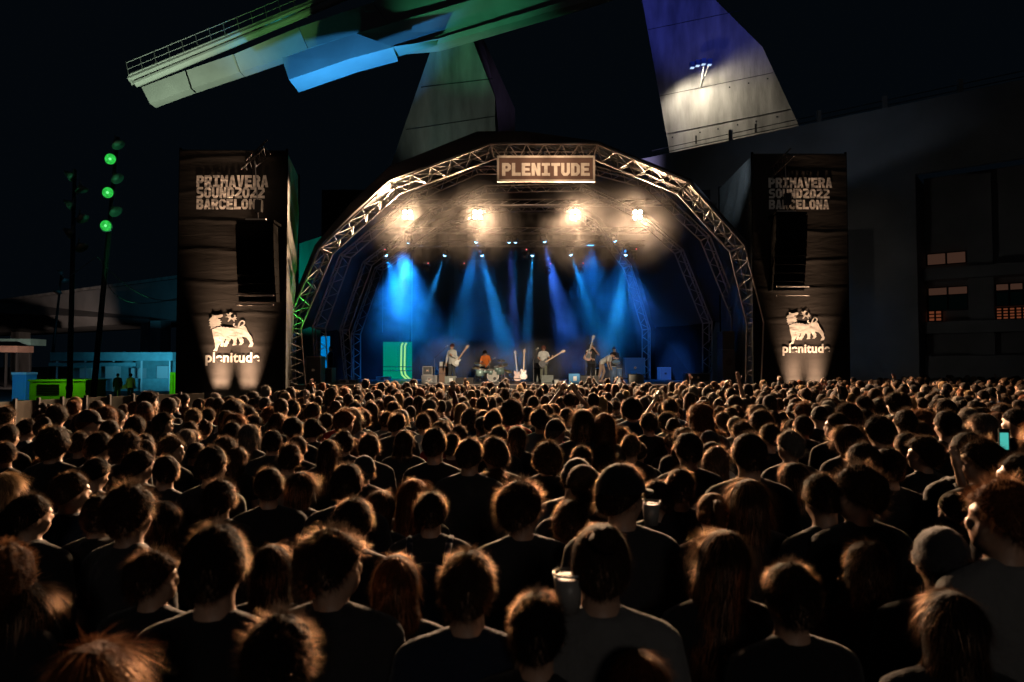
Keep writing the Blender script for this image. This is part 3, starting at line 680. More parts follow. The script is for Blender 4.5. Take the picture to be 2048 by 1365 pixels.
TR = tower('tall black tarpaulin tower on the right, before the concrete building', 1505, 1692, 310, 28, 1439, 378, 33, True,
      [('PRIMAVERA', 1537, 1664, 376, 356), ('SOUND2022', 1538, 1659, 397, 378), ('BARCELONA', 1538, 1658, 419, 400)],
      (1540, 600, 7.2), (1565, 1660, 705.5), None, None)
a1, tp1 = line_array('line array of black speakers hung before the left tower', 472, 546, 447, 603, 24.9, 9, (510, 300), 591)
a2, tp2 = line_array('line array of black speakers hung before the right tower', 1551, 1616, 430, 580, 26.9, 9, (1570, 310), 573)
def top_rig(label, x, y, D, tip, flip):
    """Short triangular boom truss leaning out over the tower's top edge."""
    p = W(x, y, D); t = thing('boom_truss', label, 'truss', tuple(p), 'boom trusses above the line arrays')
    a = W(x - 22 * flip, y + 26, D + .9); b = W(x + 22 * flip, y - 16, D - .4)
    up = Vector((0, 0, .34)); sd = Vector((0, .34, 0))
    ch = [(a + up, b + up), (a - up * .2 + sd, b - up * .2 + sd), (a - up * .2 - sd, b - up * .2 - sd)]
    for p_, q_ in ch: bar('chord', p_, q_, .03, M['black'], t)
    n = 5
    for k in range(n):
        for (c0, c1) in ((0, 1), (0, 2), (1, 2)):
            bar('brace', ch[c0][0].lerp(ch[c0][1], k / n), ch[c1][0].lerp(ch[c1][1], (k + 1) / n), .016, M['black'], t)
    return t
top_rig('boom truss crossing over the top of the left tower', 512, 315, 25.2, 0, 1)
top_rig('boom truss crossing over the top of the right tower', 1560, 330, 27.2, 0, 1)
# uplights at the tower feet
def uplight(label, px, D, twr, lean=0):
    c = W(px, 740, D - .24); c.z = .80; t = thing('uplight', label, 'spotlight', (c.x, c.y, 0), 'uplights at the tower feet')
    obj('stand', MB().tube((c.x, c.y, 0), (c.x, c.y, .6), .03).box((c.x - .2, c.y - .2, 0), (c.x + .2, c.y + .2, .04)), M['black'], t)
    obj('lamp_can', MB().tube((c.x, c.y - .01, .52), (c.x, c.y, .74), .09, .11, 12), M['black'], t, True)
    obj('lens', MB().tube((c.x, c.y, .741), (c.x, c.y, .75), .095, n=12), emis('uplight_lens', (1, .75, .5), 20), t)
    lo = area('uplight_lamp', (c.x, c.y + .03, .78), (c.x, D - .13, 4.6), 240 if D < 27 else 170, (1.0, .62, .38), .55, 33, 'RECTANGLE'); lo.data.size_y = .08
for lb, px, D, tw, ln in (('left uplight at the foot of the left tower', 437, 26, TL, 0), ('right uplight at the foot of the left tower', 493, 26, TL, 0),
                      ('left uplight at the foot of the right tower', 1592, 28, TR, 0), ('right uplight at the foot of the right tower', 1634, 28, TR, 0)):
    uplight(lb, px, D, tw, ln)
spot('tower_side_green', W(618, 730, 28.2), W(588, 575, 28), 1500, (.08, 1.0, .08), 30, .9, .1)
spot('tower_side_teal', W(660, 640, 34), W(590, 400, 28.5), 2600, (.02, .8, .6), 40, .9, .1)
spot('right_tower_side_fill', W(1395, 330, 26.5), W(1472, 360, 30.5), 800, (.6, .72, .9), 50, .9, .1)  # unseen wash added to bring up the right tower's dark side

# ------------------------------------------------------------------ stage
SZ = 1.50
sf = W(575, 740, 28); sr = W(1525, 740, 28)
st = thing('stage_platform', 'wide black stage platform under the arched roof', 'stage', ((sf.x + sr.x) / 2, 28, 0))
obj('floor', MB().box((sf.x, 28.2, SZ - .12), (sr.x, 40, SZ)), M['stagefloor'], st)
nsk = 18
for k in range(nsk):
    a = sf.x + (sr.x - sf.x) * k / nsk; b = sf.x + (sr.x - sf.x) * (k + 1) / nsk
    obj('front_panel', MB().box((a + .01, 28.24, .02), (b - .01, 28.3, SZ - .125)), M['case'], st)
def arch(label, outer, inner, D, thick, rad, seg, group='roof arches of the stage', nfeet=True):
    st_m = M['steel']
    c = W(1040, 740, D); t = thing('roof_arch', label, 'truss', (c.x, D, 0), group)
    O1 = [W(x, y, D) for x, y in outer]; I1 = [W(x, y, D) for x, y in inner]
    O2 = [p + Vector((0, thick, 0)) for p in O1]
    for chn in (O1, O2, I1):
        ex = Vector((0, thick / 2, 0)) if chn is I1 else Vector()
        for a, b in zip(chn[:-1], chn[1:]): bar('chord', a + ex, b + ex, rad, st_m, t)
    ex = Vector((0, thick / 2, 0))
    for k in range(len(O1) - 1):
        n = seg[k]
        for i in range(n):
            s0, s1, s2 = i / n, (i + .5) / n, (i + 1) / n
            A0, A2 = O1[k].lerp(O1[k + 1], s0), O1[k].lerp(O1[k + 1], s2); B0, B2 = O2[k].lerp(O2[k + 1], s0), O2[k].lerp(O2[k + 1], s2)
            C = I1[k].lerp(I1[k + 1], s1) + ex
            bar('brace', A0, C, rad * .55, st_m, t); bar('brace', A2, C, rad * .55, st_m, t)
            if thick > .6:
                bar('brace', B0, C, rad * .5, st_m, t); bar('brace', B2, C, rad * .5, st_m, t)
            bar('brace', A0, B2, rad * .5, st_m, t)
    for k in range(1, len(O1) - 1):     # node frames where the segments are joined
        for a, b in ((O1[k], O2[k]), (O1[k], I1[k] + ex), (O2[k], I1[k] + ex)): bar('node_bar', a, b, rad * .9, st_m, t)
        for s in (.25, .5, .75): bar('node_bar', O1[k].lerp(O2[k], s), (I1[k] + ex), rad * .45, st_m, t)
    return t
O1 = [(578, 790), (570, 657), (640, 497), (781, 364), (982, 289), (1195, 289), (1377, 365), (1489, 492), (1527, 645), (1521, 790)]
I1 = [(605, 790), (594, 657), (659, 504), (794, 382), (988, 311), (1189, 311), (1360, 381), (1467, 500), (1502, 646), (1499, 790)]
arch('nearest roof arch of the stage, carrying the brown sign', O1, I1, 28, 1.0, .036, [5, 5, 5, 5, 6, 5, 5, 5, 5])
O2 = [(632, 780), (625, 655), (680, 510), (828, 386), (950, 333), (1192, 333), (1302, 362), (1420, 472), (1482, 634), (1482, 775)]
I2 = [(655, 780), (648, 657), (700, 514), (836, 398), (956, 346), (1186, 346), (1292, 374), (1404, 480), (1466, 636), (1466, 775)]
arch('second roof arch behind the one with the brown sign', O2, I2, 31.2, .5, .032, [5, 5, 5, 4, 8, 4, 5, 5, 5])
O3 = [(690, 772), (680, 660), (726, 525), (860, 420), (970, 372), (1165, 368), (1275, 420), (1366, 500), (1424, 645), (1424, 770)]
I3 = [(706, 772), (696, 660), (742, 530), (868, 430), (974, 384), (1160, 380), (1265, 430), (1352, 506), (1408, 647), (1408, 770)]
arch('third roof arch, deeper over the band', O3, I3, 34.2, .5, .034, [4, 5, 5, 4, 7, 4, 5, 5, 4])
O4 = [(703, 768), (703, 668), (750, 536), (880, 450), (980, 412), (1130, 410), (1190, 440), (1262, 530), (1300, 658), (1300, 768)]
I4 = [(719, 768), (719, 669), (764, 540), (886, 458), (984, 422), (1126, 420), (1182, 450), (1248, 536), (1286, 660), (1286, 768)]
arch('rearmost roof arch before the black backdrop', O4, I4, 37, .5, .034, [4, 5, 4, 4, 6, 3, 4, 5, 4])
# roof membrane between the arches
def membrane():
    t = thing('stage_roof', 'dark domed membrane roof stretched over the stage arches', 'roof', (0, 28, 4))
    f = [(567, 657), (637, 495), (709, 424), (780, 361), (981, 286), (1050, 285), (1196, 286), (1379, 362), (1492, 490), (1530, 645)]
    rows = [[W(x, y, 29.05) for x, y in f]]
    g = [(562, 657), (630, 490), (700, 408), (779, 333), (955, 263), (1050, 263), (1197, 283), (1382, 358), (1496, 487), (1534, 645)]
    for k in range(9):      # dark fascia standing above the front arch
        a, b = f[k], f[k + 1]; c, d = g[k + 1], g[k]
        obj('fascia', MB().add([W(*a, 29.0), W(*b, 29.0), W(*c, 29.0), W(*d, 29.0)], [(0, 1, 2, 3)]), M['skin_roof'], t)
    b = [(620, 655), (674, 505), (735, 440), (822, 378), (948, 322), (1040, 322), (1196, 324), (1308, 354), (1428, 468), (1490, 634)]
    rows.append([W(x, y, 31.5) for x, y in b])
    b = [(674, 660), (720, 520), (770, 470), (856, 412), (968, 362), (1040, 360), (1170, 360), (1280, 414), (1373, 496), (1432, 645)]
    rows.append([W(x, y, 34.6) for x, y in b])
    b = [(694, 668), (742, 532), (800, 478), (876, 440), (978, 402), (1040, 402), (1134, 402), (1196, 432), (1270, 524), (1310, 658)]
    rows.append([W(x, y, 37.6) for x, y in b])
    for r0, r1 in zip(rows[:-1], rows[1:]):
        n = len(r0); mb = MB(); vs = []
        for j in range(5):
            s = j / 4
            for i in range((n - 1) * 4 + 1):
                k = min(i // 4, n - 2); u = i / 4 - k; p = r0[k].lerp(r0[k + 1], u).lerp(r1[k].lerp(r1[k + 1], u), s)
                p.z -= .12 * math.sin(s * math.pi); vs.append(p)
        w_ = (n - 1) * 4 + 1
        mb.add(vs, [(j * w_ + i, j * w_ + i + 1, (j + 1) * w_ + i + 1, (j + 1) * w_ + i) for j in range(4) for i in range(w_ - 1)])
        o = obj('roof_panel', mb, M['skin_roof'], t, True)
    # pale hem of the membrane standing over the front arch's right half
    h0 = [(1060, 289), (1195, 289), (1377, 365), (1489, 492), (1527, 645)]; h1 = [(1060, 296), (1196, 306), (1368, 386), (1478, 502), (1519, 647)]
    vs = [W(x, y, 28.55) for x, y in h0] + [W(x, y, 29.25) for x, y in h1]; n = len(h0)
    obj('membrane_hem', MB().add(vs, [(i, i + 1, n + i + 1, n + i) for i in range(n - 1)]), M['liner'], t)
    # side skirts below the knees
    for pts in (((694, 655, 37.6), (694, 800, 37.6), (660, 800, 34), (660, 655, 34)), ((1310, 650, 37.6), (1310, 775, 37.6), (1400, 775, 34.6), (1432, 640, 34.6))):
        obj('side_skirt', MB().add([W(*p) for p in pts], [(0, 1, 2, 3)]), M['drape'], t)
membrane()
# backdrop with openings
def backdrop():
    t = thing('backdrop', 'black drape backdrop closing the rear of the stage', 'backdrop', (0, 39, SZ))
    D = 39
    for x0, x1, y0, y1 in ((640, 766, 380, 775), (766, 824, 380, 684), (824, 1420, 380, 775)):
        p, q = W(x0, y1, D), W(x1, y0, D); n = max(6, int((q.x - p.x) * 5)); vs = []
        for i in range(n + 1):
            x = p.x + (q.x - p.x) * i / n; y = D + .05 * math.sin(i * 1.9) + .03 * math.sin(i * .7); vs += [(x, y, max(p.z, SZ + .002)), (x, y, q.z)]
        obj('drape', MB().add(vs, [(2 * i, 2 * i + 2, 2 * i + 3, 2 * i + 1) for i in range(n)]), M['drape'], t, True)
backdrop()
p, q = W(908, 681, 38.2), W(1109, 520, 38.2)
s_ = thing('projection_screen', 'unlit grey projection screen hanging behind the drummer', 'screen', (p.x, 38.2, p.z))
obj('screen_cloth', MB().box((p.x, 38.2, p.z), (q.x, 38.23, q.z)), M['screen'], s_); obj('bottom_batten', MB().box((p.x, 38.16, p.z - .06), (q.x, 38.26, p.z)), M['black'], s_)
# green-lit wall beyond, its light put into a glowing panel; two bent light tubes
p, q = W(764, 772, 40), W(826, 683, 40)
s_ = thing('green_lit_wall_panel', 'green panel glowing as the lit wall beyond, twin bent light tubes at stage rear left', 'light panel', (p.x, 40, SZ))
gm = emis('green_wall_glow', (.0, .42, .26), .5)
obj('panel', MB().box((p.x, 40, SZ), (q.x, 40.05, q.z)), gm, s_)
tb = emis('glow_tube', (.45, 1.0, .30), .85)
for dx in (0, 7): 
    pts = [(806 + dx, 686), (803 + dx, 692), (802 + dx, 740), (804 + dx, 750), (811 + dx, 757), (818 + dx, 762)]
    obj('glow_tube', MB().path([W(x, y, 39.9) for x, y in pts if x < 826], .05, 7), tb, s_)
for y in (734, 742): a, b = W(764, y, 39.8), W(824, y, 39.8); obj('rail', MB().tube(a, b, .02, n=5), M['black'], s_)
# blue lit gap on the stage's left with work light
p, q = W(641, 772, 38.5), W(679, 673, 38.5)
s_ = thing('blue_lit_opening', 'bright blue backlit opening at the stage\'s left wing', 'opening', (p.x, 38.5, SZ))
obj('glow_sheet', MB().box((p.x, 38.5, SZ), (q.x, 38.55, q.z)), emis('blue_gap_glow', (.0, .22, .62), .75), s_)  # blue light of the gap put into a glowing sheet
for y in (745, 752, 762): a, b = W(664, y, 38.3), W(678, y, 38.3); obj('rail', MB().tube(a, b, .02, n=5), M['white'], s_)
a = W(670, 722, 37.8); wl = thing('work_light', 'small white oval work light in the blue opening', 'lamp', tuple(a))
obj('shade', MB().ball(a + Vector((0, .06, .04)), (.17, .08, .08)), M['black'], wl, True); obj('glowing_face', MB().ball(a, (.14, .05, .06)), emis('white_lamp', (.7, .95, 1), 2), wl, True)
obj('stand', MB().tube(Vector((a.x, a.y + .05, SZ)), a, .02), M['black'], wl)
struct_d = drape = thing('side_drape', 'black side drape along the left wing of the stage', 'drape', (-9, 36, SZ))
obj('drape_cloth', quadslab([W(679, 665, 38.2), W(766, 665, 38.2), W(766, 772, 38.2), W(679, 772, 38.2)], .05), M['drape'], drape)

# sign under the first arch
p, q = W(994, 364, 27.55), W(1190, 312, 27.55)
sg = thing('stage_sign', 'brown rectangular sign reading PLENITUDE hung under the stage arch', 'sign', (p.x, 27.55, p.z))
obj('board', MB().box((p.x, 27.55, p.z), (q.x, 27.65, q.z)), M['signback'], sg)
b_ = .085
for a, b in (((p.x, p.z), (q.x, p.z + b_)), ((p.x, q.z - b_), (q.x, q.z)), ((p.x, p.z + b_), (p.x + b_, q.z - b_)), ((q.x - b_, p.z + b_), (q.x, q.z - b_))):
    obj('border', MB().box((a[0], 27.53, a[1]), (b[0], 27.56, b[1])), M['cream'], sg)
a, b = W(1004, 352, 27.52), W(1180, 326.5, 27.52); pitch = (b.x - a.x) / 8.93
letters('PLENITUDE', a.x, 27.52, a.z, pitch * .9, b.z - a.z, pitch, M['cream'], sg, .03)
for x in (1010, 1090, 1175): c = W(x, 312, 27.6); bar('hanger', c, c + Vector((0, .3, .25)), .015, M['steel_dull'], sg)

# lighting bars, blinders and moving heads
def rig(label, x0, x1, y, D, cnt):
    p, q = W(x0, y, D), W(x1, y, D); t = thing('lighting_truss', label, 'truss', ((p.x + q.x) / 2, D, p.z), 'lighting trusses in the roof')
    for dy, dz in ((0, 0), (.3, 0), (.15, .28)): bar('chord', p + Vector((0, dy, dz)), q + Vector((0, dy, dz)), .025, M['steel_dull'], t)
    for k in range(cnt):
        a = p.lerp(q, k / cnt); b = p.lerp(q, (k + 1) / cnt); bar('brace', a, b + Vector((0, .15, .28)), .014, M['steel_dull'], t)
    return p.z
rig('front lighting truss carrying the four warm blinders', 745, 1345, 410, BLIND_D, 26)
rig('middle lighting truss carrying the upper blue moving heads', 770, 1300, 466, 33.5, 22)
rig('rear lighting truss carrying the lower blue moving heads', 755, 1290, 492, 35, 20)
cell = emis('blinder_cell', (1.0, .74, .44), 14)
for k, (x, y) in enumerate(BLINDERS):
    c = W(x, y, BLIND_D)
    t = thing('blinder', ['leftmost', 'second', 'third', 'rightmost'][k] + ' of four glowing warm blinder lamps in the stage roof', 'stage light', tuple(c), 'warm blinders')
    obj('housing', MB().box(c - Vector((.25, 0, .25)), c + Vector((.25, .18, .25))), M['black'], t)
    for sx in (-1, 1):
        for sz in (-1, 1): d = c + Vector((sx * .115, -.03, sz * .115)); obj('lamp_cell', MB().tube(d, d + Vector((0, .025, 0)), .105, n=16), cell, t)
    bar('yoke', c + Vector((0, .1, .25)), c + Vector((0, .1, .52)), .02, M['black'], t)
lens_b = emis('blue_lens', (.25, .60, 1.0), 7); led = emis('red_indicator', (1, .18, .2), 1.6)
mv = ['leftmost lower', 'leftmost upper', 'second lower', 'second upper', 'third lower', 'left of the close central upper pair of', 'right of the close central upper pair of', 'fourth lower', 'fifth upper', 'fifth lower', 'rightmost upper', 'rightmost lower']
def moving_head(label, a, dr, lensm, red=False):
    t = thing('moving_head', label, 'stage light', tuple(a + Vector((0, 0, .45))), 'blue moving heads')
    obj('base_box', MB().box(a + Vector((-.16, -.12, .32)), a + Vector((.16, .12, .46))), M['black'], t)
    obj('yoke', MB().box(a + Vector((-.19, -.04, -.08)), a + Vector((-.15, .04, .34))).box(a + Vector((.15, -.04, -.08)), a + Vector((.19, .04, .34))), M['black'], t)
    h = obj('head', MB().tube(a - dr * .16, a + dr * .10, .11, .13, 14), M['black'], t, True)
    obj('lens', MB().tube(a + dr * .105, a + dr * .12, .085, .095, 14).ball(a + dr * .1, .08, 10, 8), lensm, h)
    if red: obj('indicator', MB().ball(a + Vector((.1, -.14, .38)), .035, 8, 6), led, t)
dark_l = mat('dark_lens', (.03, .03, .04), .1)
for k, (x, y, d, tx, ty, td, cone, pw, c) in enumerate(MOVERS):
    a = W(x, y, d); dr = (W(tx, ty, td) - a).normalized(); moving_head(mv[k] + ' blue moving head shining down through smoke', a, dr, lens_b)
for k, (x, y, d) in enumerate([(770, 498, 35.4), (856, 525, 36), (928, 525, 36), (1052, 498, 35.4), (1100, 526, 36), (1165, 525, 36), (1271, 497, 35.4)]):
    a = W(x - 3, y + 17, d)
    moving_head(['leftmost', 'second', 'third', 'fourth', 'fifth', 'sixth', 'rightmost'][k] + ' of the seven unlit moving heads with a red indicator', a, Vector((0, -.3, -1)).normalized(), dark_l, True)

# ------------------------------------------------------------------ gear on the stage
def flight_case(label, x0, x1, y0, y1, D, dep=.7, m='case', star=False, grp='flight cases'):
    p, q = W(x0, y1, D), W(x1, y0, D); z0 = max(p.z, SZ + .001) if abs(p.z - SZ) < .25 else p.z; z1 = q.z
    t = thing('flight_case', label, 'case', (p.x, D, z0), grp)
    obj('body', MB().box((p.x, D, z0), (q.x, D + dep, z1)), M[m], t); e = .03
    for a, b in (((p.x, z0), (q.x, z0 + e)), ((p.x, z1 - e), (q.x, z1)), ((p.x, z0 + e), (p.x + e, z1 - e)), ((q.x - e, z0 + e), (q.x, z1 - e))):
        obj('edge_profile', MB().box((a[0], D - .012, a[1]), (b[0], D + .01, b[1])), M['steel'], t)
    obj('latch', MB().box(((p.x + q.x) / 2 - .06, D - .02, (z0 + z1) / 2 - .05), ((p.x + q.x) / 2 + .06, D - .001, (z0 + z1) / 2 + .05)), M['chrome'], t)
    if star:
        cx, cz = (p.x + q.x) / 2, (z0 + z1) / 2 - .05; pl = [((.2 if k % 2 else .09) * math.cos(k * math.pi / 5), (.13 if k % 2 else .05) * math.sin(k * math.pi / 5)) for k in range(10)]
        mb = MB().prism(pl, .01); mb.v = [(v[0] + cx, D - .015 + v[1], v[2] + cz) for v in mb.v]; obj('emblem', mb, M['cream'], t)
    return t
flight_case('flight case with pale star-like emblem left of the brown amplifier', 843, 874, 751, 769, 31, star=True, m='steel_dull')
rk = flight_case('small open rack standing on the case with the emblem', 845, 865, 733, 750.6, 31.1, .5)
flight_case('tall black flight case on the stage\'s left wing beside the blue opening', 611, 642, 713, 773, 29.6)
flight_case('black case stacked low behind the tall case at left wing', 643, 664, 736, 772, 31)
flight_case('low black case before the side drape at left', 678, 712, 760, 771, 30.5)
flight_case('road case seen through the arch leg on the far right', 1448, 1470, 703, 764, 31)
flight_case('wide black case behind the right tower side, lit faintly blue', 1528, 1560, 709, 765, 34)
flight_case('low wide case at the right rear behind the arch leg', 1372, 1420, 747, 766, 33)
for k, (x0, x1, y0, y1, D, lb) in enumerate([(1250, 1290, 716, 756, 37, 'rack of backline cases behind the percussionist'), (1320, 1342, 735, 760, 36, 'blue-lit small case right of the drum area'), (752, 778, 754, 768, 36, 'pale teal case standing before the green panel'), (1196, 1204, 736, 756, 36, 'narrow case beside the bending musician')]):
    flight_case(lb, x0, x1, y0, y1, D, m='steel_dull')
def monitor(label, x0, x1, y0, y1, D, m, patch=True):
    p, q = W(x0, y1, D), W(x1, y0, D); z0 = SZ + .001; h = q.z - z0; t = thing('stage_monitor', label, 'monitor', (p.x, D, z0), 'floor wedges at the stage front')
    pr = [(D + .0, z0), (D + .5, z0), (D + .42, z0 + h), (D + .12, z0 + h)]
    vs = [(p.x, y, z) for y, z in pr] + [(q.x, y, z) for y, z in pr]
    obj('cabinet', MB().add(vs, [(0, 1, 2, 3), (7, 6, 5, 4), (0, 4, 5, 1), (1, 5, 6, 2), (2, 6, 7, 3), (3, 7, 4, 0)]), m, t)
    if patch: obj('connector_plate', MB().box(((p.x * .6 + q.x * .4), D + .02, z0 + h * .3), (p.x * .3 + q.x * .7, D + .06, z0 + h * .75)), M['white'], t)
    obj('handle', MB().tube((p.x + .1, D - .0, z0 + .04), (q.x - .1, D - .0, z0 + .04), .012, n=5), M['black'], t)
gw = mat('grey_wedge', (.17, .19, .17), .6, var=.2, vscale=5); bw = mat('blue_lit_wedge', (.02, .22, .5), .5)  # the second wedge has blue light put into its colour
monitor('grey floor monitor with pale plate at the guitarist\'s feet', 889, 912, 753, 767, 29.4, gw)
monitor('black floor monitor right of the guitarist', 911, 946, 756, 768, 29.2, M['black'], False)
monitor('grey floor monitor before the long-haired bassist', 1083, 1107, 751, 764, 30, gw, False)
monitor('blue-lit floor monitor with pale plate at centre right', 1138, 1160, 748, 761, 29.6, bw)
monitor('black floor monitor before the dark-dressed guitarist', 1161, 1198, 752, 765, 29.5, M['black'], False)
def amp(label, x0, x1, y0, y1, D, m, head=True):
    p, q = W(x0, y1, D), W(x1, y0, D); z0 = SZ + .001; t = thing('guitar_amplifier', label, 'amplifier', (p.x, D, z0), 'amplifiers on stage')
    h = q.z - z0; zc = z0 + h * (.78 if head else .95); zm = z0 + h * .40
    obj('lower_cabinet', MB().box((p.x, D, z0), (q.x, D + .4, zm - .01)), m, t); obj('upper_cabinet', MB().box((p.x, D, zm + .01), (q.x, D + .4, zc - .01)), m, t)
    obj('grille_cloth', MB().box((p.x + .05, D - .012, zm + .06), (q.x - .05, D + .01, zc - .12)), m, t); obj('lower_grille', MB().box((p.x + .05, D - .012, z0 + .06), (q.x - .05, D + .01, zm - .06)), m, t)
    if head: obj('amplifier_head', MB().box((p.x + .02, D + .05, zc + .012), (q.x - .1, D + .35, q.z)), M['cream'], t)
    obj('panel_strip', MB().box((p.x, D - .015, zc - .09), (q.x, D - .001, zc - .03)), M['black'], t)
amp('brown stacked guitar amplifier with cream head behind the left guitarist', 878, 902, 724, 766, 32.6, M['tan'])
amp('grey-green bass amplifier stack behind the long-haired bassist', 1067, 1084, 727, 764, 33.4, gw)
amp('small cream amplifier behind the dark-dressed guitarist', 1186, 1198, 736, 758, 33.5, M['cream'], False)
amp('small cream amplifier left of the dark-dressed guitarist\'s legs', 1177, 1182, 735, 758, 33.7, M['cream'], False)
def simple_box(name, label, cat, x0, x1, y0, y1, D, m, dep=.3):
    p, q = W(x0, y1, D), W(x1, y0, D); t = thing(name, label, cat, (p.x, D, SZ))
    obj('body', MB().box((p.x, D, SZ + .001), (q.x, D + dep, q.z)), m, t)
    obj('lid', MB().box((p.x - .02, D - .02, q.z), (q.x + .02, D + dep + .02, q.z + .03)), M['case'], t)
simple_box('pedal_box', 'small cream box beside the bassist\'s monitor', 'box', 1109, 1117, 760, 764, 29.5, M['cream'])
simple_box('paper_bag', 'small white box on the stage edge near the smoke', 'box', 1229, 1240, 756, 761, 29.5, M['cream'])
simple_box('keyboard_case', 'long narrow pale keyboard case at right rear', 'case', 1258, 1288, 750, 753, 32, M['cream'])
def tower_speaker():
    p, q = W(1446, 764, 30), W(1469, 663, 30)
    t = thing('side_fill_speaker', 'tall black side fill speaker stacked on the right wing', 'loudspeaker', (p.x, 30, SZ)); zm = W(0, 700, 30).z
    obj('lower_cabinet', MB().box((p.x, 30, SZ + .001), (q.x, 30.8, zm - .01)), M['case'], t); obj('upper_cabinet', MB().box((p.x, 30, zm + .01), (q.x, 30.8, q.z)), M['black'], t)
    c = Vector(((p.x + q.x) / 2, 29.98, (SZ + zm) / 2 + .2)); obj('driver_cone', MB().tube(c, c + Vector((0, .02, 0)), .17, n=16), M['black'], t)
tower_speaker()
# blue-lit clutter on the right wing, its light put into glowing tubes and balls
bl = emis('blue_clutter_glow', (.05, .55, 1.0), .8)
for (x0, x1, y0, y1), lb in (((1505, 1513, 655, 680), 'upper bright blue-lit upright clutter at the right wing'), ((1506, 1513, 724, 752), 'lower bright blue-lit upright clutter at the right wing')):
    p, q = W(x0, y1, 33), W(x1, y0, 33); cx = (p.x + q.x) / 2; t = thing('glow_tube', lb, 'lamp', (cx, 33, p.z), 'blue-lit upright clutter at the right wing')
    obj('tube', MB().tube((cx, 33, p.z), (cx, 33, q.z), .07, n=10), bl, t, True); obj('end_cap', MB().tube((cx, 33, q.z), (cx, 33, q.z + .06), .09, n=10).tube((cx, 33, p.z - .06), (cx, 33, p.z), .09, n=10), M['black'], t)
    obj('stand', MB().tube((cx, 33.1, SZ if y1 < 700 else .1), (cx, 33.1, q.z), .02, n=6), M['black'], t)
for (x, y, r), lb in (((1503, 692, .11), 'round blue-white lit spot between the tubes at the right wing'), ((1508, 701, .09), 'smaller blue-lit spot under the round one at the right wing'), ((1488, 703, .07), 'tiny pale blue-lit spot left of the round one'), ((1493, 709, .06), 'faint blue-lit spot on the case top at the right wing')):
    c = W(x, y, 32.8); t = thing('blue_lit_spot', lb, 'lamp', tuple(c), 'small blue-lit spots at the right wing')
    obj('bulb', MB().ball(c, r, 10, 8), emis('blue_spot_glow', (.1, .7, 1.0), 1.6), t, True); obj('can', MB().tube(c + Vector((0, .02, 0)), c + Vector((0, .25, .05)), r * 1.15, r * .8, 10), M['black'], t)
t = thing('blue_tarpaulin', 'crumpled blue-lit sheet hanging behind the right arch leg', 'sheet', (11, 36, 2))
vs = []; p, q = W(1470, 706, 36), W(1560, 662, 36)
for j in range(9):
    for i in range(15):
        u, v = i / 14, j / 8; vs.append((p.x + (q.x - p.x) * u, 36 + .12 * math.sin(u * 14 + v * 5) + .1 * math.sin(v * 9 - u * 4), p.z + (q.z - p.z) * v - .1 * math.sin(u * 9)))
obj('sheet', MB().add(vs, [(j * 15 + i, j * 15 + i + 1, (j + 1) * 15 + i + 1, (j + 1) * 15 + i) for j in range(8) for i in range(14)]), mat('blue_sheet', (.12, .25, .4), .6), t, True)
obj('cord', MB().tube(vs[-15], Vector(vs[-15]) + Vector((0, 0, .4)), .015), M['black'], t)
spot('wing_blue_lamp', W(1490, 745, 34), W(1520, 680, 36), 160, (.0, .35, 1), 120, .9, .1)
# microphone stands
def mic(label, foot, top, end=None, D=31):
    f = W(*foot, D); f.z = SZ; tp = W(*top, D); t = thing('microphone_stand', label, 'microphone', (f.x, D, SZ), 'microphone stands')
    obj('stand', MB().tube(f, (f.x, D, (tp.z if not end else tp.z)), .012, n=6).tube(f, f + Vector((.25, -.1, .02)), .01, n=5).tube(f, f + Vector((-.25, -.1, .02)), .01, n=5).tube(f, f + Vector((0, .25, .02)), .01, n=5), M['steel_dull'], t)
    e = W(*end, D - .2) if end else tp
    obj('boom', MB().tube((f.x, D, tp.z), e, .011, n=6), M['chrome'], t)
    obj('microphone', MB().ball(e, (.035, .05, .035), 8, 6).tube(e, e + Vector((-.1, .06, -.06)), .018, n=6), M['cream'], t)
mic('microphone on a long slanting boom left of the white-shirted guitarist', (869, 768), (869, 717), (895, 692), 30.6)
mic('microphone stand left of the long-haired bassist', (1067, 766), (1069, 722), (1076, 697), 31.2)
mic('microphone stand before the dark-dressed guitarist', (1172, 764), (1174, 715), (1178, 700), 30.4)
mic('microphone stand beside the drum kit', (1004, 764), (1000, 724), (990, 716), 32)
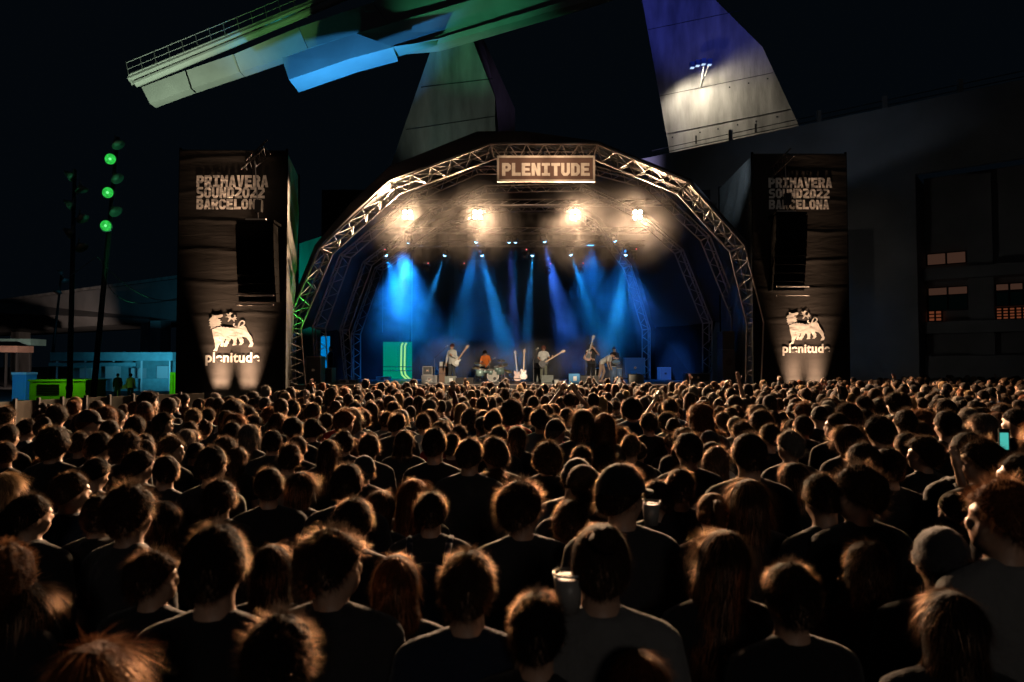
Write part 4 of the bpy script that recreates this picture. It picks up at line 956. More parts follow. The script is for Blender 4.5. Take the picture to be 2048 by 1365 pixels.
# drum kit
def drums():
    c = W(986, 757, 32.6); D = 32.6
    t = thing('drum_kit', 'drum kit with white-headed bass drum and brass cymbals', 'drum kit', (c.x, D, SZ))
    sh = mat('drum_shell', (.25, .36, .33), .3, .3)
    c.z = SZ + .29
    b = obj('bass_drum', MB().tube(c, c + Vector((0, .42, 0)), .27, n=24), sh, t, True); obj('drum_head', MB().tube(c + Vector((0, -.015, 0)), c + Vector((0, -.002, 0)), .265, n=24), M['cream'], b)
    obj('port', MB().tube(c + Vector((.08, -.025, -.12)), c + Vector((.08, -.016, -.12)), .075, n=16), M['black'], b); obj('hoop', MB().tube(c + Vector((0, -.01, 0)), c + Vector((0, .03, 0)), .285, n=24), M['chrome'], b)
    for x, y, r, h, tilt in ((994, 742, .16, .2, .3), (981, 748, .15, .2, .3), (1000, 749, .2, .35, .1), (960, 752, .2, .32, .1), (969, 746, .17, .14, .1)):
        p = W(x, y, D + .1); ax = Vector((0, -tilt, 1)).normalized(); d = obj('drum', MB().tube(p, p + ax * h, r, n=18), sh, t, True)
        obj('skin', MB().tube(p + ax * h, p + ax * (h + .01), r * .98, n=18), M['cream'], d); obj('rim', MB().tube(p + ax * (h - .02), p + ax * (h + .005), r * 1.04, n=18), M['chrome'], d)
        for s in (-1, 1): obj('leg', MB().tube(p + Vector((s * r, 0, h * .5)), Vector((p.x + s * r * 1.3, p.y, SZ)), .012, n=5), M['chrome'], t)
    for x, y, r, tl in ((960, 729, .30, .35), (1005, 731, .27, -.2), (952, 737, .18, 0), (1002, 722, .22, .1), (1016, 743, .2, .5)):
        p = W(x, y, D + .2); ax = Vector((tl * .6, -.32, 1)).normalized(); d = obj('cymbal', MB().tube(p, p + ax * .012, r, r * .96, 22).tube(p + ax * .012, p + ax * .04, r * .22, r * .05, 12), M['brass'], t, True)
        obj('cymbal_stand', MB().tube(p, Vector((p.x, p.y + .1, SZ)), .011, n=5).tube(Vector((p.x, p.y + .1, SZ + .35)), Vector((p.x + .22, p.y, SZ)), .01, n=5).tube(Vector((p.x, p.y + .1, SZ + .35)), Vector((p.x - .22, p.y, SZ)), .01, n=5), M['chrome'], d)
drums()
# guitars
def guitar_mesh(scale, body_m, guard_m, neck_m, name, label, loc, ang, yaw=0, group='guitars', bass=False, lean=0):
    """ang: the neck's turn from upright in the picture plane (radians, + = to the right)."""
    L = (.86 if bass else .66) * scale
    t = thing(name, label, 'guitar', loc, group)
    out = [(-.16, .0), (-.17, .10), (-.11, .20), (-.14, .32), (-.11, .40), (-.05, .36), (0, .31), (.05, .33), (.10, .37), (.12, .30), (.10, .20), (.17, .10), (.16, 0), (.08, -.06), (-.08, -.06)]
    out = [(x * scale, z * scale - .15 * scale) for x, z in out]
    Mx = Matrix.Translation(loc) @ Matrix.Rotation(yaw, 4, 'Z') @ Matrix.Rotation(ang, 4, 'Y') @ Matrix.Rotation(lean, 4, 'X')
    def put(n, mb, m):
        mb.v = [tuple(Mx @ Vector(v)) for v in mb.v]; return obj(n, mb, m, t)
    put('guitar_body', MB().prism(out, .045 * scale), body_m)
    g = [(x * .55 + .03 * scale, z * .62 + .02) for x, z in out]; mb = MB().prism(g, .006); mb.v = [(v[0], v[1] - .008, v[2]) for v in mb.v]; put('pickguard', mb, guard_m)
    z0 = .1 * scale; put('neck', MB().box((-.028, -.018, z0), (.028, .012, z0 + L)), neck_m)
    put('headstock', MB().prism([(-.03, z0 + L), (.03, z0 + L), (.05, z0 + L + .04), (.045, z0 + L + .19), (-.02, z0 + L + .17), (-.06, z0 + L + .06)], .02), neck_m)
    for k in range(4):
        s = -1 if k % 2 else 1; z = z0 + L + .05 + .035 * k; put('tuning_peg', MB().tube((s * .05, .01, z), (s * .085, .01, z), .012, n=6), M['chrome'])
    return t
a = W(1035, 758, 33); guitar_mesh(1.12, M['burst'], M['burst'], mat('rosewood', (.12, .1, .12), .4), 'electric_bass', 'darker red bass guitar on a stand, leaning left', (a.x, 33, SZ + .28), -.10, bass=True, lean=-.12)
a = W(1047, 756, 32.8); guitar_mesh(1.1, M['burst'], M['white'], M['wood'], 'electric_bass', 'bass guitar with large white pickguard on a stand', (a.x, 32.8, SZ + .36), .04, bass=True, lean=-.12)
a = W(1041, 766, 33.1); t = thing('guitar_stand', 'double guitar stand holding the two basses', 'stand', (a.x, 33.1, SZ))
obj('stand_frame', MB().tube((a.x - .35, 33.0, SZ + .16), (a.x + .35, 32.8, SZ + .16), .014).tube((a.x, 33.2, SZ + .02), (a.x, 33.15, SZ + .7), .014), M['black'], t)
for s in (-1, 1): obj('leg', MB().tube((a.x + s * .3, 33, SZ + .16), (a.x + s * .38, 32.7, SZ), .012), M['black'], t)
# percussion table at right
a = W(1228, 735, 33); t = thing('percussion_rack', 'percussion rack with small drums under the bending musician', 'drums', (a.x, 33, SZ))
sh = mat('conga_shell', (.03, .12, .3), .4)
for x, y, r, h in ((1226, 738, .17, .7), (1238, 742, .15, .6)):
    p = W(x, y, 33); d = obj('drum', MB().tube((p.x, 33, SZ + .1), (p.x, 33, p.z + .1), r * .8, r, 16), sh, t, True); obj('skin', MB().tube((p.x, 33, p.z + .1), (p.x, 33, p.z + .115), r * .97, n=16), M['cream'], d)
obj('cymbal', MB().tube(W(1232, 725, 33), W(1232, 725, 33) + Vector((0, -.01, .015)), .2, n=18), M['brass'], t); obj('cymbal_stand', MB().tube((W(1232, 725, 33).x, 33, SZ), W(1232, 725, 33), .012), M['chrome'], t)
# ------------------------------------------------------------------ people
from mathutils import noise as mnoise
def rot_about(v, pivot, M3): return pivot + M3 @ (Vector(v) - pivot)
ZV = Vector((0, 0, 1))
def hand(mb, w, d, up, side, curl=.35, spread=.22, r=.0095):
    """Palm and five fingers from wrist w along d; up = the back of the hand."""
    d = Vector(d).normalized(); up = (Vector(up) - d * Vector(up).dot(d)).normalized(); sd = d.cross(up) * side
    mb.tube(w, w + d * .09, .026, .034, 8); mb.ball(w + d * .05, .036); mb.ball(w + d * .08, .034)
    for k, (o, L) in enumerate(((-.030, .062), (-.010, .080), (.011, .086), (.032, .076))):
        a = w + d * .085 + sd * o; f1 = (d + sd * (o * 9 * spread) - up * curl * .4).normalized(); f2 = (f1 - up * curl).normalized(); f3 = (f2 - up * curl * 1.2).normalized()
        b = a + f1 * L * .45; c = b + f2 * L * .32; e = c + f3 * L * .25
        mb.tube(a, b, r * 1.1, r, 6).tube(b, c, r, r * .95, 6).tube(c, e, r * .95, r * .8, 6).ball(e, r * .85, 6, 5).ball(b, r, 6, 5)
    a = w + d * .03 + sd * .03; b = a + (d * .5 + sd * .8 - up * .2).normalized() * .045; c = b + (d * .9 + sd * .35 - up * .3).normalized() * .035
    mb.tube(a, b, r * 1.3, r * 1.1, 6).tube(b, c, r * 1.1, r, 6).ball(c, r, 6, 5)
def limb(mb, a, b, c, r0, r1, r2):
    mb.ball(a, r0, 10, 8).tube(a, b, r0, r1, 10).ball(b, r1, 10, 8).tube(b, c, r1, r2, 10).ball(c, r2, 10, 8)
DEF = dict(roll=0.0, hood=0, lean=0.0, turn=0.0, nod=0.0, el=[(-.235, -.02, 1.14), (.235, -.02, 1.14)], wr=[(-.24, .06, .90), (.24, .06, .90)],
           hd=[(0, .2, -1), (0, .2, -1)], up=[(-1, 0, 0), (1, 0, 0)], curl=.4, kn=[(-.10, .02, .50), (.10, .02, .50)], an=[(-.11, -.02, .09), (.11, -.02, .09)], hip=0.92, sleeve=0, fem=0)
def person_pieces(P, what):
    J = dict(DEF); J.update(P); mb = MB(); low = MB(); inf = {'body': 0, 'shirt': .014, 'trousers': .012}[what]
    rings = [(0, 0, .88, .155, .105), (0, 0, 1.0, .150, .100), (0, .0, 1.12, .150, .100), (0, .0, 1.26, .172, .115), (0, -.005, 1.36, .190, .112), (0, -.01, 1.42, .165, .090), (0, -.01, 1.465, .105, .072), (0, -.005, 1.50, .062, .060)]
    sh = [Vector((-.175, -.01, 1.395)), Vector((.175, -.01, 1.395))]
    el = [Vector(v) for v in J['el']]; wr = [Vector(v) for v in J['wr']]
    if what == 'body':
        mb.loft(rings, 18); mb.tube((0, -.008, 1.46), (0, .0, 1.60), .060, .056, 12)
        hb = MB(); hb.ball((0, -.008, 1.640), (.077, .096, .102), 18, 14); hb.ball((0, .035, 1.582), (.056, .062, .062), 14, 10); hb.ball((0, .062, 1.545), (.028, .030, .022))
        hb.ball((0, .100, 1.612), (.012, .018, .022), 8, 6); hb.ball((0, .082, 1.66), (.055, .018, .012), 10, 6); hb.ball((0, .092, 1.570), (.022, .010, .008), 8, 6)
        for s in (-1, 1): hb.ball((s * .080, -.008, 1.618), (.011, .020, .032), 8, 8); hb.ball((s * .045, .062, 1.60), (.02, .02, .02), 8, 6)
        Mh = Matrix.Rotation(J['turn'], 3, 'Z') @ Matrix.Rotation(J['nod'], 3, 'X') @ Matrix.Rotation(J['roll'], 3, 'Y'); pv = Vector((0, 0, 1.56))
        hb.v = [tuple(rot_about(v, pv, Mh)) for v in hb.v]; mb.add(hb.v, hb.f)
        for k, s in ((0, -1), (1, 1)):
            limb(mb, sh[k], el[k], wr[k], .055, .042, .027); hand(mb, wr[k], J['hd'][k], J['up'][k], 1, J['curl'])
    elif what == 'shirt':
        rr = [(x, y, z, a + inf + (.012 if z < 1.2 else 0), b + inf + (.015 if z < 1.2 else .004)) for x, y, z, a, b in rings[:-1]]; rr[0] = (0, 0, .84, .185, .135)
        rr.append((0, -.008, 1.50, .075, .072))
        mb.loft(rr, 18)
        for s in (-1, 1): mb.tube((s * .03, -.018, 1.475), (s * .165, -.012, 1.415), .052, .062, 10)
        if J['hood']: mb.ball((0, -.075, 1.44), (.105, .06, .055), 14, 10); mb.ball((0, -.05, 1.475), (.095, .07, .04), 14, 10)
        for k in (0, 1):
            if J['sleeve']: limb(mb, sh[k], el[k], wr[k].lerp(el[k], .06), .072, .056, .040)
            else: e2 = sh[k].lerp(el[k], .72); mb.ball(sh[k], .072, 10, 8).tube(sh[k], e2, .072, .066, 10)
    if J['lean']:
        Ml = Matrix.Rotation(-J['lean'], 3, 'X'); pv = Vector((0, 0, .92))
        def bend(v):
            v = Vector(v); t = max(0, min(1, (v.z - .86) / .22)); M_ = Matrix.Rotation(-J['lean'] * t, 3, 'X'); return tuple(pv + M_ @ (v - pv))
        mb.v = [bend(v) for v in mb.v]
    hz = J['hip']
    if what in ('body', 'trousers'):
        for k, s in ((0, -1), (1, 1)):
            h = Vector((s * .085, 0, hz - .02)); kn, an = Vector(J['kn'][k]), Vector(J['an'][k]); i = inf
            if what == 'body':
                limb(mb, h, kn, an, .085, .055, .036); mb.ball(an + Vector((0, .07, -.045)), (.042, .125, .040), 12, 8)
            else: limb(mb, h, kn, an + Vector((0, 0, .03)), .098, .072, .062)
        if what == 'trousers': mb.ball((0, 0, hz - .02), (.172, .122, .11), 16, 10)
    return mb
def solidify(mb, name, m, voxel=.014, dec=.4, smooth=2):
    o = bpy.data.objects.new('tmp', mb.mesh(name)); COL.objects.link(o)
    r = o.modifiers.new('r', 'REMESH'); r.mode = 'VOXEL'; r.voxel_size = voxel; r.use_smooth_shade = True
    s = o.modifiers.new('s', 'SMOOTH'); s.iterations = smooth; s.factor = .5
    d = o.modifiers.new('d', 'DECIMATE'); d.ratio = dec
    bpy.context.view_layer.update()
    me = bpy.data.meshes.new_from_object(o.evaluated_get(bpy.context.evaluated_depsgraph_get()))
    me.name = name; me.materials.clear(); me.materials.append(m); me.polygons.foreach_set('use_smooth', [True] * len(me.polygons))
    bpy.data.objects.remove(o); return me

HST = { # thickness, nape z, side z, front z, lump, freq, strands, length, outward, flare, wave
 'short': (.013, 1.56, 1.632, 1.705, .009, 17, 2800, .030, .6, 0, .15), 'buzz': (.005, 1.57, 1.63, 1.70, .001, 20, 1800, .010, .7, 0, 0),
 'messy': (.020, 1.545, 1.61, 1.695, .012, 16, 2600, .045, .75, 0, .3), 'flat': (.022, 1.55, 1.62, 1.70, .004, 10, 2600, .03, .8, 0, .1),
 'curly': (.034, 1.53, 1.58, 1.70, .012, 24, 3400, .034, .9, 0, 1.0), 'afro': (.058, 1.51, 1.56, 1.72, .010, 26, 4200, .036, 1.0, 0, 1.0),
 'bob': (.020, 1.46, 1.48, 1.70, .006, 9, 2600, .09, .12, .012, .1), 'long': (.018, 1.24, 1.36, 1.70, .006, 8, 3000, .13, .10, .02, .1),
 'wavy': (.028, 1.27, 1.36, 1.70, .014, 17, 3400, .07, .35, .03, .6), 'tied': (.010, 1.555, 1.60, 1.70, .003, 10, 2200, .03, .25, 0, .1)}
def shell_pt(st, t, a):
    th, zn, zs, zf, lump, fr, n, L, out, fl, wv = HST[st]
    A = abs(a)                                       # 0 = back of the head, pi = face
    e = math.degrees(A)
    if e < 95: zb = zn + (zs - zn) * (e / 95) ** 2
    elif e < 122: zb = zs + (1.66 - zs) * (e - 95) / 27
    else: zb = 1.66 + (zf - 1.66) * min(1, (e - 122) / 30)
    c = Vector((0, -.010, 1.640)); rx, ry, rz = .078 + th, .097 + th, .104 + th
    dx, dy = math.sin(a), -math.cos(a)
    long_ = zb < 1.52
    if st == 'flat': rz += .012
    if not long_:
        tm = math.acos(max(-1, min(1, (zb - c.z) / rz))); th_ = t * tm
        p = Vector((rx * math.sin(th_) * dx, ry * math.sin(th_) * dy, rz * math.cos(th_)))
    else:
        if t < .5: th_ = t * math.pi; p = Vector((rx * math.sin(th_) * dx, ry * math.sin(th_) * dy, rz * math.cos(th_)))
        else:
            s = (t - .5) * 2; z = (zb - c.z) * s; k = 1 - .10 * math.sin(s * math.pi) + 0 * s
            p = Vector(((rx * k + fl * s) * dx, (ry * k * (1 - .18 * s)) * dy - .012 * s, z))
    q = c + p; nv = Vector((p.x / rx, p.y / ry, p.z / rz if p.z > 0 else p.z / rz * .3)).normalized()
    if lump: q += nv * lump * (mnoise.noise(q * fr) + .5 * mnoise.noise(q * fr * 2.3))
    return q, nv
def hair_mb(st, n=None, seed=0, wid=.0022, nu=44, nv=22):
    rr = random.Random(seed); th, zn, zs, zf, lump, fr, ns, L, out, fl, wv = HST[st]; ns = n or ns
    mb = MB(); vs = []
    for j in range(nv + 1):
        for i in range(nu): vs.append(shell_pt(st, max(j / nv, .001), -math.pi + 2 * math.pi * i / nu)[0])
    mb.add(vs, [(j * nu + i, (j + 1) * nu + i, (j + 1) * nu + (i + 1) % nu, j * nu + (i + 1) % nu) for j in range(nv) for i in range(nu)])
    V = []; Fc = []
    for k in range(ns):
        t = rr.random() ** .65; a = rr.uniform(-math.pi, math.pi)
        if wv < .9: t = min(t, .97)
        p, nr = shell_pt(st, max(t, .01), a); p2, _ = shell_pt(st, min(1, t + .04), a); tg = (p2 - p)
        tg = tg.normalized() if tg.length > 1e-5 else Vector((0, 0, -1))
        r3 = Vector((rr.gauss(0, 1), rr.gauss(0, 1), rr.gauss(0, 1))); d = (tg * (1 - out * .8) + nr * out * rr.uniform(.3, 1) + r3 * (.12 + .25 * out)).normalized()
        sd = d.cross(nr + r3 * .3).normalized(); w = wid * rr.uniform(.6, 1.3); ln = L * rr.uniform(.5, 1.25); q = p - nr * .003; o = len(V)
        for s in range(4):
            ww = w * (1 - s / 3.2); V += [q - sd * ww * .5, q + sd * ww * .5]
            q = q + d * (ln / 3)
            if wv: d = (d + sd * wv * rr.uniform(-.9, .9) - nr * wv * .35 * s).normalized()
            d = (d + Vector((0, 0, -1)) * .22 * (1 - out)).normalized()
        Fc += [(o, o + 1, o + 3, o + 2), (o + 2, o + 3, o + 5, o + 4), (o + 4, o + 5, o + 7, o + 6)]
    mb.strand = (len(mb.f), len(mb.f) + len(Fc)); mb.add(V, Fc); return mb
HAIRS = {}
def hair_mesh(mb, name, nshell=44 * 22):
    me = mb.mesh(name, M['scalp'], True); me.materials.append(M['hair']); n = len(me.polygons); ns = getattr(mb, 'strand', (nshell, n))
    mi = [1 if ns[0] <= i < ns[1] else 0 for i in range(n)]; me.polygons.foreach_set('material_index', mi); return me
for k, st in enumerate(HST): HAIRS[st] = hair_mesh(hair_mb(st, seed=k), 'hair_' + st)
bun = hair_mb('tied', seed=40); bb = MB().ball((0, -.115, 1.735), (.042, .042, .04), 14, 10); bun.add([tuple(Vector(v) + (Vector(v) - Vector((0, -.115, 1.735))) * .35 * mnoise.noise(Vector(v) * 60)) for v in bb.v], bb.f)
HAIRS['bun'] = hair_mesh(bun, 'hair_bun')
pt = hair_mb('tied', seed=41); tl_ = MB().loft([(0, -.115, 1.70, .018, .018), (0, -.15, 1.66, .03, .028), (0, -.145, 1.55, .032, .026), (0, -.13, 1.42, .022, .018), (0, -.125, 1.33, .006, .006)][::-1], 12); pt.add(tl_.v, tl_.f)
HAIRS['tail'] = hair_mesh(pt, 'hair_tail')
capm = MB()
vs = []
for j in range(9):
    for i in range(24):
        th_ = j / 8 * math.radians(88); a = 2 * math.pi * i / 24; vs.append((.096 * math.sin(th_) * math.cos(a), -.008 + .114 * math.sin(th_) * math.sin(a), 1.648 + .118 * math.cos(th_)))
capm.add(vs, [(j * 24 + i, (j + 1) * 24 + i, (j + 1) * 24 + (i + 1) % 24, j * 24 + (i + 1) % 24) for j in range(8) for i in range(24)])
br = []
for s in (0, 1):
    for i in range(13):
        a = math.radians(25 + 130 * i / 12); br += [(.096 * math.cos(a), -.008 + .112 * math.sin(a), 1.655 - .006 * s), (.092 * math.cos(a), -.008 + .112 * math.sin(a) + .075 * math.sin(a) ** 1.5, 1.638 - .006 * s)]
capm.add(br, [(2 * i, 2 * i + 1, 2 * i + 3, 2 * i + 2) for i in range(12)] + [(26 + 2 * i + 2, 26 + 2 * i + 3, 26 + 2 * i + 1, 26 + 2 * i) for i in range(12)] + [(2 * i + 1, 26 + 2 * i + 1, 26 + 2 * i + 3, 2 * i + 3) for i in range(12)])
CAP = capm.mesh('cap', M['cloth'], True)
bn = MB().loft([(0, -.01, 1.625, .096, .113), (0, -.01, 1.66, .100, .118), (0, -.01, 1.67, .092, .110), (0, -.012, 1.71, .088, .106), (0, -.015, 1.75, .062, .078), (0, -.02, 1.775, .025, .03)], 26)
BEANIE = bn.mesh('beanie', M['cloth'], True)

bg_ = MB().loft([(0, -.20, .98, .13, .06), (0, -.21, 1.02, .15, .08), (0, -.21, 1.25, .14, .08), (0, -.19, 1.36, .10, .055), (0, -.18, 1.39, .04, .02)], 16)
bg_.loft([(0, -.29, 1.02, .10, .03), (0, -.295, 1.15, .10, .035), (0, -.28, 1.19, .08, .02)], 12)
for s in (-1, 1):
    st = [(s * .10, -.14, 1.38), (s * .11, -.08, 1.475), (s * .115, .0, 1.485), (s * .12, .10, 1.42), (s * .13, .12, 1.28)]
    for a, b in zip(st[:-1], st[1:]): bg_.tube(a, b, .020, .020, 6)
BAG = bg_.mesh('backpack', M['cloth'], True)
def head_matrix(J):
    T = Matrix.Translation((0, 0, 1.56))
    return T @ Matrix.Rotation(J.get('turn', 0), 4, 'Z') @ Matrix.Rotation(J.get('nod', 0), 4, 'X') @ Matrix.Rotation(J.get('roll', 0), 4, 'Y') @ T.inverted()
POSES = {
 'relaxed': {}, 'pockets': dict(el=[(-.25, -.06, 1.15), (.25, -.06, 1.15)], wr=[(-.20, .06, .95), (.20, .06, .95)]),
 'folded': dict(el=[(-.235, .06, 1.14), (.235, .06, 1.14)], wr=[(-.02, .22, 1.17), (.02, .24, 1.15)], hd=[(1, .1, 0), (-1, .1, 0)], up=[(0, 1, 0), (0, 1, 0)], sleeve=1),
 'tilted': dict(roll=.16, turn=.2, nod=-.08), 'looking_left': dict(turn=.5, roll=-.08), 'looking_right': dict(turn=-.45, roll=.1, sleeve=1, hood=1), 'head_down': dict(nod=-.3, turn=-.15), 'hoodie': dict(sleeve=1, hood=1, turn=.1, nod=.05),
 'turned': dict(turn=.95), 'glance': dict(turn=-.95, sleeve=1), 'jacket': dict(sleeve=1),
 'drinking': dict(el=[(-.235, -.02, 1.14), (.25, .04, 1.15)], wr=[(-.24, .06, .90), (.17, .24, 1.36)], hd=[(0, .2, -1), (-.1, .3, 1)], up=[(-1, 0, 0), (1, .3, 0)], curl=.8),
 'arm_up': dict(el=[(-.235, -.02, 1.14), (.27, .08, 1.62)], wr=[(-.24, .06, .90), (.22, .12, 1.88)], hd=[(0, .2, -1), (-.1, .1, 1)], up=[(-1, 0, 0), (0, -1, 0)], curl=.25),
 'clapping': dict(el=[(-.27, .10, 1.56), (.27, .10, 1.56)], wr=[(-.10, .14, 1.80), (.10, .14, 1.80)], hd=[(.35, 0, 1), (-.35, 0, 1)], up=[(-1, 0, .2), (1, 0, .2)], curl=.2),
}
FRAG = {}
def frag(pose):
    if pose not in FRAG:
        P = POSES[pose]; fine = pose in ('arm_up', 'clapping', 'drinking') or pose.startswith('band')
        FRAG[pose] = (solidify(person_pieces(P, 'body'), 'body_' + pose, M['skin'], .0105 if fine else .014, .42 if fine else .35),
                      solidify(person_pieces(P, 'shirt'), 'shirt_' + pose, M['cloth'], .018, .45, 4), solidify(person_pieces(P, 'trousers'), 'trousers_' + pose, M['cloth'], .022, .35, 4))
    return FRAG[pose]
HC = {'black': (.008, .006, .005), 'dark': (.018, .011, .007), 'brown': (.038, .020, .010), 'light': (.12, .07, .038), 'blonde': (.26, .16, .075), 'ginger': (.13, .042, .014), 'grey': (.17, .15, .13), 'pink': (.50, .20, .15)}
TC = {'black': (.012, .012, .014), 'charcoal': (.03, .03, .032), 'navy': (.015, .022, .04), 'olive': (.04, .045, .025), 'maroon': (.07, .015, .015), 'grey': (.14, .14, .14), 'white': (.55, .54, .5), 'denim': (.05, .08, .13), 'orange': (.65, .16, .03), 'red': (.4, .02, .02)}
HN = {'short': 'short', 'buzz': 'close-cropped', 'messy': 'tousled', 'flat': 'flat-topped', 'curly': 'curly', 'afro': 'bushy curly', 'bob': 'bobbed', 'long': 'long straight', 'wavy': 'long wavy', 'bun': 'tied-up', 'tail': 'ponytailed'}
_proto = {}
def add_person(x, y, s, yaw, pose, hair, hc, tc, label, group, hat=None, hatc=None, bw=1.0, bag=None):
    """A person: an Empty at the feet; body, hair, shirt, trousers (and hat) as its parts."""
    p = bpy.data.objects.new('person', None); COL.objects.link(p); p.location = (x, y, 0); p.rotation_euler = (0, 0, yaw); p.scale = (s * bw, s * bw, s)
    tag(p, label, 'person', group); b, sh, tr = frag(pose); HM = head_matrix(POSES[pose])
    for n, me, c in (('body', b, (1, 1, 1)), ('shirt', sh, TC[tc]), ('trousers', tr, R.choice([(.02, .022, .03), (.03, .04, .07), (.015, .015, .015)]))):
        k = n + me.name
        if k in _proto: o = _proto[k].copy()
        else: o = bpy.data.objects.new(n, me); _proto[k] = o
        COL.objects.link(o); o.parent = p; o.color = (*c, 1)
    hf = R.uniform(.65, 1.3)
    for n, me, c in (('hair', HAIRS[hair], HC[hc]), ('hat', {'cap': CAP, 'beanie': BEANIE}.get(hat), TC.get(hatc))):
        if me is None: continue
        o = bpy.data.objects.new('hair' if n == 'hair' else hat, me); COL.objects.link(o); o.parent = p; o.matrix_local = HM; o.color = (*[v * hf for v in c], 1)
    if bag:
        o = bpy.data.objects.new('backpack', BAG); COL.objects.link(o); o.parent = p; o.color = (*TC[bag], 1)
    return p

